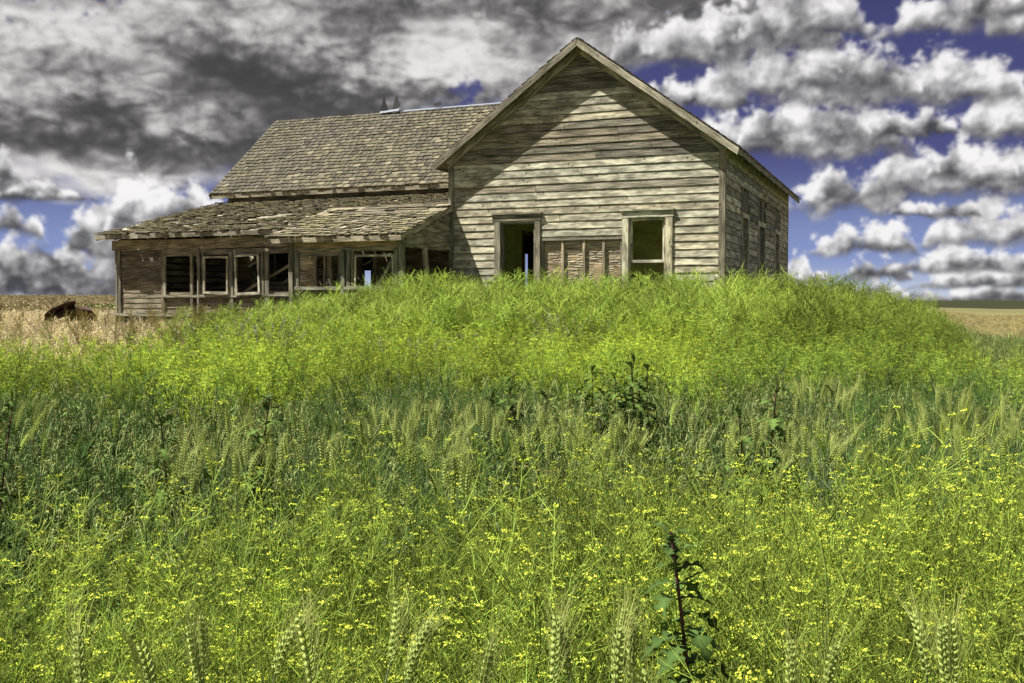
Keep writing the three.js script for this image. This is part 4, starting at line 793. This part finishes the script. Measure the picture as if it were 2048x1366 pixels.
scatter('feathery_weeds', 'fine feathery bluish green weeds between the wheat and the flowers', 'weeds',
  many(5, () => mustard({ H: 0.78, branches: 10, pods: 12, podLen: 0.05, thick: 0.0018, flower: 1, fsize: 0.009, stem: [0.1, 0.19, 0.045], podc: [0.12, 0.22, 0.05], yellow: [0.55, 0.58, 0.05], spread: 0.7, curl: 0.8 })), VM,
  1500, 3.3, 10, -0.62, 0.62, { density: (X, Z) => smooth(-0.1, 0.4, N2(X, Z, 0.6, 21)), size: () => rr(0.75, 1.05) });
scatter('undergrowth', 'short green blades of grass under the weeds', 'grass', many(5, () => grassClump(16, 0.5, 0.004, [0.07, 0.11, 0.03], 0.7)), VL, 4200, 0.9, 14, -0.64, 0.64, { density: (X, Z, r) => (Z > 10 && r < -0.34 ? 0.15 : 1), size: () => rr(0.7, 1.3) });
// yellow-flowering band below the rise
const leftTan = (X, Z, r) => 1 - smooth(10.5, 12.5, Z + N2(X, Z, 0.5) * 1.5) * smooth(-0.26, -0.36, r + N2(X, Z, 0.3) * 0.04);
scatter('yellow_weeds', 'band of bright yellow flowering weeds below the rise in front of the house', 'weeds',
  many(6, () => mustard({ H: 0.82, branches: 9, pods: 7, podLen: 0.06, thick: 0.0026, flower: 10, fsize: 0.0105, stem: [0.31, 0.45, 0.06], podc: [0.38, 0.54, 0.07], yellow: [0.72, 0.82, 0.08], spread: 0.75, curl: 1.2 })), VM,
  3300, 8.2, 14.5, -0.62, 0.6, { density: (X, Z, r) => smooth(8.0, 9.6, Z + N2(X, Z, 0.5) * 1.3) * (1 - smooth(13, 14.5, Z)) * leftTan(X, Z, r) * (r > 0.24 ? 0.35 + 0.4 * smooth(0, 0.4, N2(X, Z, 0.4, 5)) : 1), size: () => rr(0.78, 1.1), color: (X, Z, r) => (r > 0.2 ? [0.72, 0.76, 0.85] : 0.8 + 0.3 * smooth(-0.3, 0.3, N2(X, Z, 0.5, 17))) });
// the rise in front of the house: tall tangled green weeds
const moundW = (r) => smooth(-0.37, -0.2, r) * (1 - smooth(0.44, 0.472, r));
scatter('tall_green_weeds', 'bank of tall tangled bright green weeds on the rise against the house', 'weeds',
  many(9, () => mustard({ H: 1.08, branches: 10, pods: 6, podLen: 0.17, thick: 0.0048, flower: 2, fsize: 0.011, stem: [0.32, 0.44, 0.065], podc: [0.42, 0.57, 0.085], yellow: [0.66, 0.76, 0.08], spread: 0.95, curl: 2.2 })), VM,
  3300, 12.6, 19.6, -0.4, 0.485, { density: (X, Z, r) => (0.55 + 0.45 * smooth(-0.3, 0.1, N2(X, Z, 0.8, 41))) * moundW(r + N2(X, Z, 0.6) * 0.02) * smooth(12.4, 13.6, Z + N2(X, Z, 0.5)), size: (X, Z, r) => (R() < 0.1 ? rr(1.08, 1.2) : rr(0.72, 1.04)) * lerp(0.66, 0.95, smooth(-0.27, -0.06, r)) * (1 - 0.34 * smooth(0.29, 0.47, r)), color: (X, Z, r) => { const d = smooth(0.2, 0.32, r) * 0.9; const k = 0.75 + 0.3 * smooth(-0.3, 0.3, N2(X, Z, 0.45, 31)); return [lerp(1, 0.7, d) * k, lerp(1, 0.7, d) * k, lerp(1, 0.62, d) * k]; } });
// grey seed heads in front of the rise
scatter('seeding_grass', 'pale grey seeding grass stems at the foot of the green rise', 'grass', many(3, () => dryGrass(5, 0.95, [0.28, 0.29, 0.2])), VM, 420, 11.5, 13.8, -0.3, 0.08, { density: (X, Z) => smooth(0.05, 0.3, N2(X, Z, 0.8, 12)), size: () => rr(0.8, 1.1) });
// left: dry grass
scatter('dry_grass', 'dry tan grass left of the porch', 'grass', many(5, () => dryGrass(16, 0.34, [0.64, 0.56, 0.34])), VM, 5200, 10, 44, -0.62, -0.26, { density: (X, Z, r) => (Math.hypot(X + 10.6, (Z - 22.8) * 0.7) < 1.1 ? 0.25 : 1) * (1 - leftTan(X, Z, r) + smooth(14, 17, Z)), size: () => rr(0.7, 1.15) });
scatter('dry_stalks', 'brown and yellowish branching stalks among the dry grass', 'weeds', many(4, () => mustard({ H: 0.7, branches: 7, pods: 6, podLen: 0.08, thick: 0.003, flower: 1, fsize: 0.011, stem: [0.28, 0.22, 0.07], podc: [0.3, 0.27, 0.07], yellow: [0.5, 0.42, 0.05], spread: 0.7, curl: 1 })), VM, 700, 11, 24, -0.6, -0.2, { density: (X, Z, r) => 0.25 + 0.75 * smooth(-0.42, -0.3, r), size: () => rr(0.6, 1) });
scatter('field_brush', 'low brown brush covering the far field on the left', 'brush', many(4, () => brush(0.35, [0.38, 0.32, 0.17])), VM, 9000, 36, 175, -0.62, -0.3, { size: () => rr(0.7, 1.5), color: (X, Z) => (N2(X, Z, 0.06) > 0.25 && Z < 70 ? [0.6, 0.9, 0.6] : 1) });
scatter('field_stubble', 'low golden stubble on the far field at the right', 'stubble', many(4, () => dryGrass(10, 0.3, [0.4, 0.35, 0.16])), VM, 5000, 22, 120, 0.4, 0.62, { size: () => rr(0.7, 1.3) });
scatter('green_field_edge', 'dull green growth between the rise and the golden field', 'weeds', many(3, () => fiddleneck(0.75)), VM, 2200, 9, 30, 0.36, 0.64, { density: (X, Z, r) => (Z < 17 && r < 0.47 && Z > 13 ? 0 : 1), size: () => rr(0.7, 1.05), color: () => [1, 1, 0.9] });

// single wheat plants that stand out
const wheatProto = wheats.map((w) => {
  const g = new THREE.Group();
  for (const k of ['stalk', 'ear', 'awns']) { const m = shadows(new THREE.Mesh(w[k], VL)); m.name = k; g.add(m); }
  w.leaf.forEach((l) => { const m = shadows(new THREE.Mesh(l, VL)); m.name = 'leaf'; g.add(m); });
  return g;
});
function placeWheat(X, Z, top, label, group) {
  const g = wheatProto[Math.floor(R() * 5)].clone(), y = ground(X, Z) + EYE;
  g.name = numbered('wheat_plant'); g.position.set(X, y, -Z); g.rotation.set(rr(-0.13, 0.13), rr(0, 6.28), rr(-0.16, 0.12)); g.scale.setScalar((top + EYE - y) / 1.09);
  g.children.forEach((c) => { c.name = numbered(c.name); });
  scene.add(g); return tag(g, label, 'wheat plant', group);
}
const ORD = ['first', 'second', 'third', 'fourth', 'fifth', 'sixth', 'seventh', 'eighth', 'ninth'];
const nearWheat = [
  ['in the bottom left corner cluster', 'wheat ears at the lower left of the foreground', [[245, 1.5, 1196], [282, 1.42, 1245], [318, 1.45, 1255], [300, 1.3, 1300], [340, 1.38, 1290], [362, 1.35, 1330], [560, 1.42, 1255], [585, 1.36, 1290], [500, 1.5, 1240]]],
  ['along the bottom centre', 'wheat ears at the bottom centre', [[668, 1.35, 1270], [690, 1.3, 1300], [1015, 1.4, 1280], [1025, 1.32, 1330], [1120, 1.5, 1240], [1180, 1.3, 1320], [1240, 1.45, 1255], [1355, 1.3, 1320], [1340, 1.4, 1300]]],
  ['in the bottom right corner', 'wheat ears at the lower right of the foreground', [[1670, 1.35, 1300], [1745, 1.3, 1310], [1905, 1.5, 1240], [1925, 1.4, 1275], [2035, 1.45, 1225], [2010, 1.35, 1290], [1660, 1.45, 1280]]],
];
for (const [where, group, list] of nearWheat) list.sort((a, b) => a[0] - b[0]).forEach(([px, Z, py], i) => placeWheat((px - 1024) / 2000 * Z, Z, -(py - 600) / 2000 * Z, `${ORD[i]} bearded wheat ear from the left ${where}`, group));
const clusters = [
  [[395, 700], 830, 900, 26, 'behind the tall narrow dark weed at the left'], [[290, 420], 860, 950, 14, 'left of the tall narrow dark weed'], [[740, 1010], 800, 870, 44, 'in the thick clump left of the picture centre'],
  [[820, 960], 880, 950, 14, 'low at the front of the thick central clump'], [[1020, 1260], 820, 880, 30, 'in the sparse clump right of the picture centre'], [[1420, 1700], 830, 900, 30, 'around the dark leafy weed at the right'],
  [[1600, 1700], 745, 790, 16, 'in the far small clump behind the dark weed at right'], [[1830, 1960], 780, 850, 22, 'in the clump near the right edge'], [[1950, 2060], 790, 870, 22, 'in the clump cut by the right edge'],
];
for (const [[x0, x1], y0, y1, n, where] of clusters) for (let i = 0; i < n; i++) {
  const py = rr(y0, y1), Z = Math.max(3.1, 5.6 - (py - 745) / 180 * 2.6) * rr(0.96, 1.04), px = rr(x0, x1);
  placeWheat((px - 1024) / 2000 * Z, Z, Math.max(-(py - 600) / 2000 * Z, -0.62), `green bearded wheat ${where}`, `wheat plants ${where}`);
}
// dark broad-leaved plants
function lettuce(X, Z, top, label, o = {}) {
  const { leaves = 12, len = 0.14, green = [0.055, 0.09, 0.02], width = 0.03, stems = 1, spread = 0.2 } = o, y = ground(X, Z) + EYE, H = top + EYE - y;
  const g = new THREE.Group(); g.name = numbered('leafy_plant'); g.position.set(X, y, -Z); scene.add(g); tag(g, label, 'leafy plant');
  for (let n = 0; n < stems; n++) {
  const st = arc(V(n ? rr(-spread, spread) : 0, 0, n ? rr(-spread, spread) : 0), V(rr(-0.05, 0.05), 1, 0).normalize(), H * (n ? rr(0.8, 0.97) : 1), 8, 0.12), s = new Veg(); if (!n) { g.position.x -= st[8].x; g.position.z -= st[8].z; } s.tube(st, 0.006, 0.003, [0.13, 0.07, 0.06], 5);
  const sm = shadows(new THREE.Mesh(s.build(), VD)); sm.name = numbered('stem'); g.add(sm);
  for (let i = 0; i < leaves; i++) {
    const t = Math.min(7.95, lerp(3, 8, i / (leaves - 1)) + rr(-0.15, 0.15)), k = Math.floor(t), p = st[k].clone().lerp(st[k + 1], t - k), a = i * 2.4 + rr(-0.4, 0.4), topness = smooth(6.6, 8, t), e = V(Math.cos(a), lerp(0.35, 1.3, topness), Math.sin(a)).normalize(), l = new Veg(), ll = len * rr(0.75, 1.15) * lerp(1, 0.6, topness), ph = rr(0, 1);
    const c = mul(green, rr(0.75, 1.35));
    l.ribbon(arc(p, e, ll, 22, 1.5, lerp(-1.9, -0.9, topness)), e.clone().cross(UP).normalize(), (u) => width * (ll / len) * (0.14 + 0.86 * Math.abs(Math.sin(Math.PI * (u * 4.3 + ph * 0.3))) ** 1.4) * Math.sin(Math.PI * (0.08 + 0.9 * u)) + 0.0015, [c, mul(c, 1.7)], 0.22);
    const m = shadows(new THREE.Mesh(l.build(), VD)); m.name = numbered('leaf'); g.add(m);
  }
  }
  return g;
}
const at = (px, py, Z) => [(px - 1024) / 2000 * Z, Z, -(py - 600) / 2000 * Z];
lettuce(...at(1345, 1062, 1.75), 'tall lobed leafy weed with reddish stem in the near foreground', { leaves: 70, len: 0.095, width: 0.022, green: [0.045, 0.078, 0.02] });
lettuce(...at(538, 790, 4.0), 'tall narrow dark leafy weed rising above the wheat at the left', { leaves: 44, len: 0.1, width: 0.03, stems: 2, spread: 0.05 });
lettuce(...at(1555, 770, 4.3), 'dark leafy weed between the wheat clumps at the right', { leaves: 34, len: 0.12, width: 0.032, stems: 3, spread: 0.12 });
lettuce(...at(1268, 716, 7.2), 'dark bushy leafy weed below the window of the house', { leaves: 34, len: 0.13, width: 0.032, stems: 6, spread: 0.3 });
lettuce(...at(1018, 757, 6.2), 'dark leafy weed in the middle of the field below the doorway', { leaves: 30, len: 0.12, width: 0.03, stems: 4, spread: 0.22 });
lettuce(...at(22, 810, 4.2), 'dark leafy weed at the left edge of the field', { leaves: 26, len: 0.11, width: 0.028, stems: 2, spread: 0.1 });
lettuce(...at(318, 835, 4.6), 'low dark leafy weed left of the wheat clump', { leaves: 26, len: 0.12, width: 0.032, stems: 3, spread: 0.15 });

// rusty scrap in the dry grass
{
  const X = -10.7, Z = 24, y = ground(X, Z) + EYE, g = new THREE.Group(); g.name = 'rusty_scrap'; g.position.set(X, y + 0.02, -Z); g.rotation.y = 0.35; g.scale.set(1.25, 1.6, 1.25); scene.add(g);
  tag(g, 'heap of rusty bent sheet metal lying in the dry grass', 'scrap metal');
  const sheet = (name, prof, depth, pos, rot) => {                  // a bent sheet: an extruded open profile with thickness
    const s = new THREE.Shape(); s.moveTo(...prof[0]); prof.slice(1).forEach((p) => s.lineTo(...p)); [...prof].reverse().forEach(([x, z]) => s.lineTo(x + 0.004, z - 0.014));
    const e = new THREE.ExtrudeGeometry(s, { depth, bevelEnabled: false, steps: 3 }), m = shadows(new THREE.Mesh(e, M.rust)); m.name = numbered(name); m.position.set(...pos); m.rotation.set(...rot); g.add(m); return m;
  };
  sheet('body_panel', [[0, 0], [0.02, 0.3], [0.08, 0.37], [0.34, 0.36], [0.44, 0.28], [0.5, 0.02]], 0.5, [0.02, 0.02, -0.25], [0.1, 0.15, -0.12]);
  { const c = new THREE.Shape([[0, 0], [0.02, 0.3], [0.08, 0.37], [0.34, 0.36], [0.44, 0.28], [0.5, 0.02]].map((p) => new THREE.Vector2(...p))), e = new THREE.ExtrudeGeometry(c, { depth: 0.012, bevelEnabled: false }); e.translate(0, 0, 0.44); const m = shadows(new THREE.Mesh(e, M.rust)); m.name = numbered('end_plate'); m.position.set(0.02, 0.02, -0.25); m.rotation.set(0.1, 0.15, -0.12); g.add(m); }
  sheet('side_panel', [[0, 0.02], [0.12, 0.1], [0.34, 0.17], [0.55, 0.2]], 0.6, [-0.4, 0.02, -0.2], [-0.35, 0.1, 0.1]);
  sheet('hood_panel', [[0, 0], [0.2, 0.08], [0.42, 0.12], [0.5, 0.05]], 0.45, [-0.3, 0.2, -0.3], [0.2, -0.1, 0.25]);
  sheet('bent_strip', [[0, 0], [0.2, 0.07], [0.34, 0.14]], 0.04, [-0.25, 0.3, 0.1], [0, 0.1, 0.1]);
  sheet('fender', [[0, 0], [0.05, 0.12], [0.16, 0.19], [0.28, 0.14], [0.33, 0.0]], 0.25, [-0.35, 0, 0.3], [0, 0.3, -0.25]);
}

renderer.render(scene, camera);
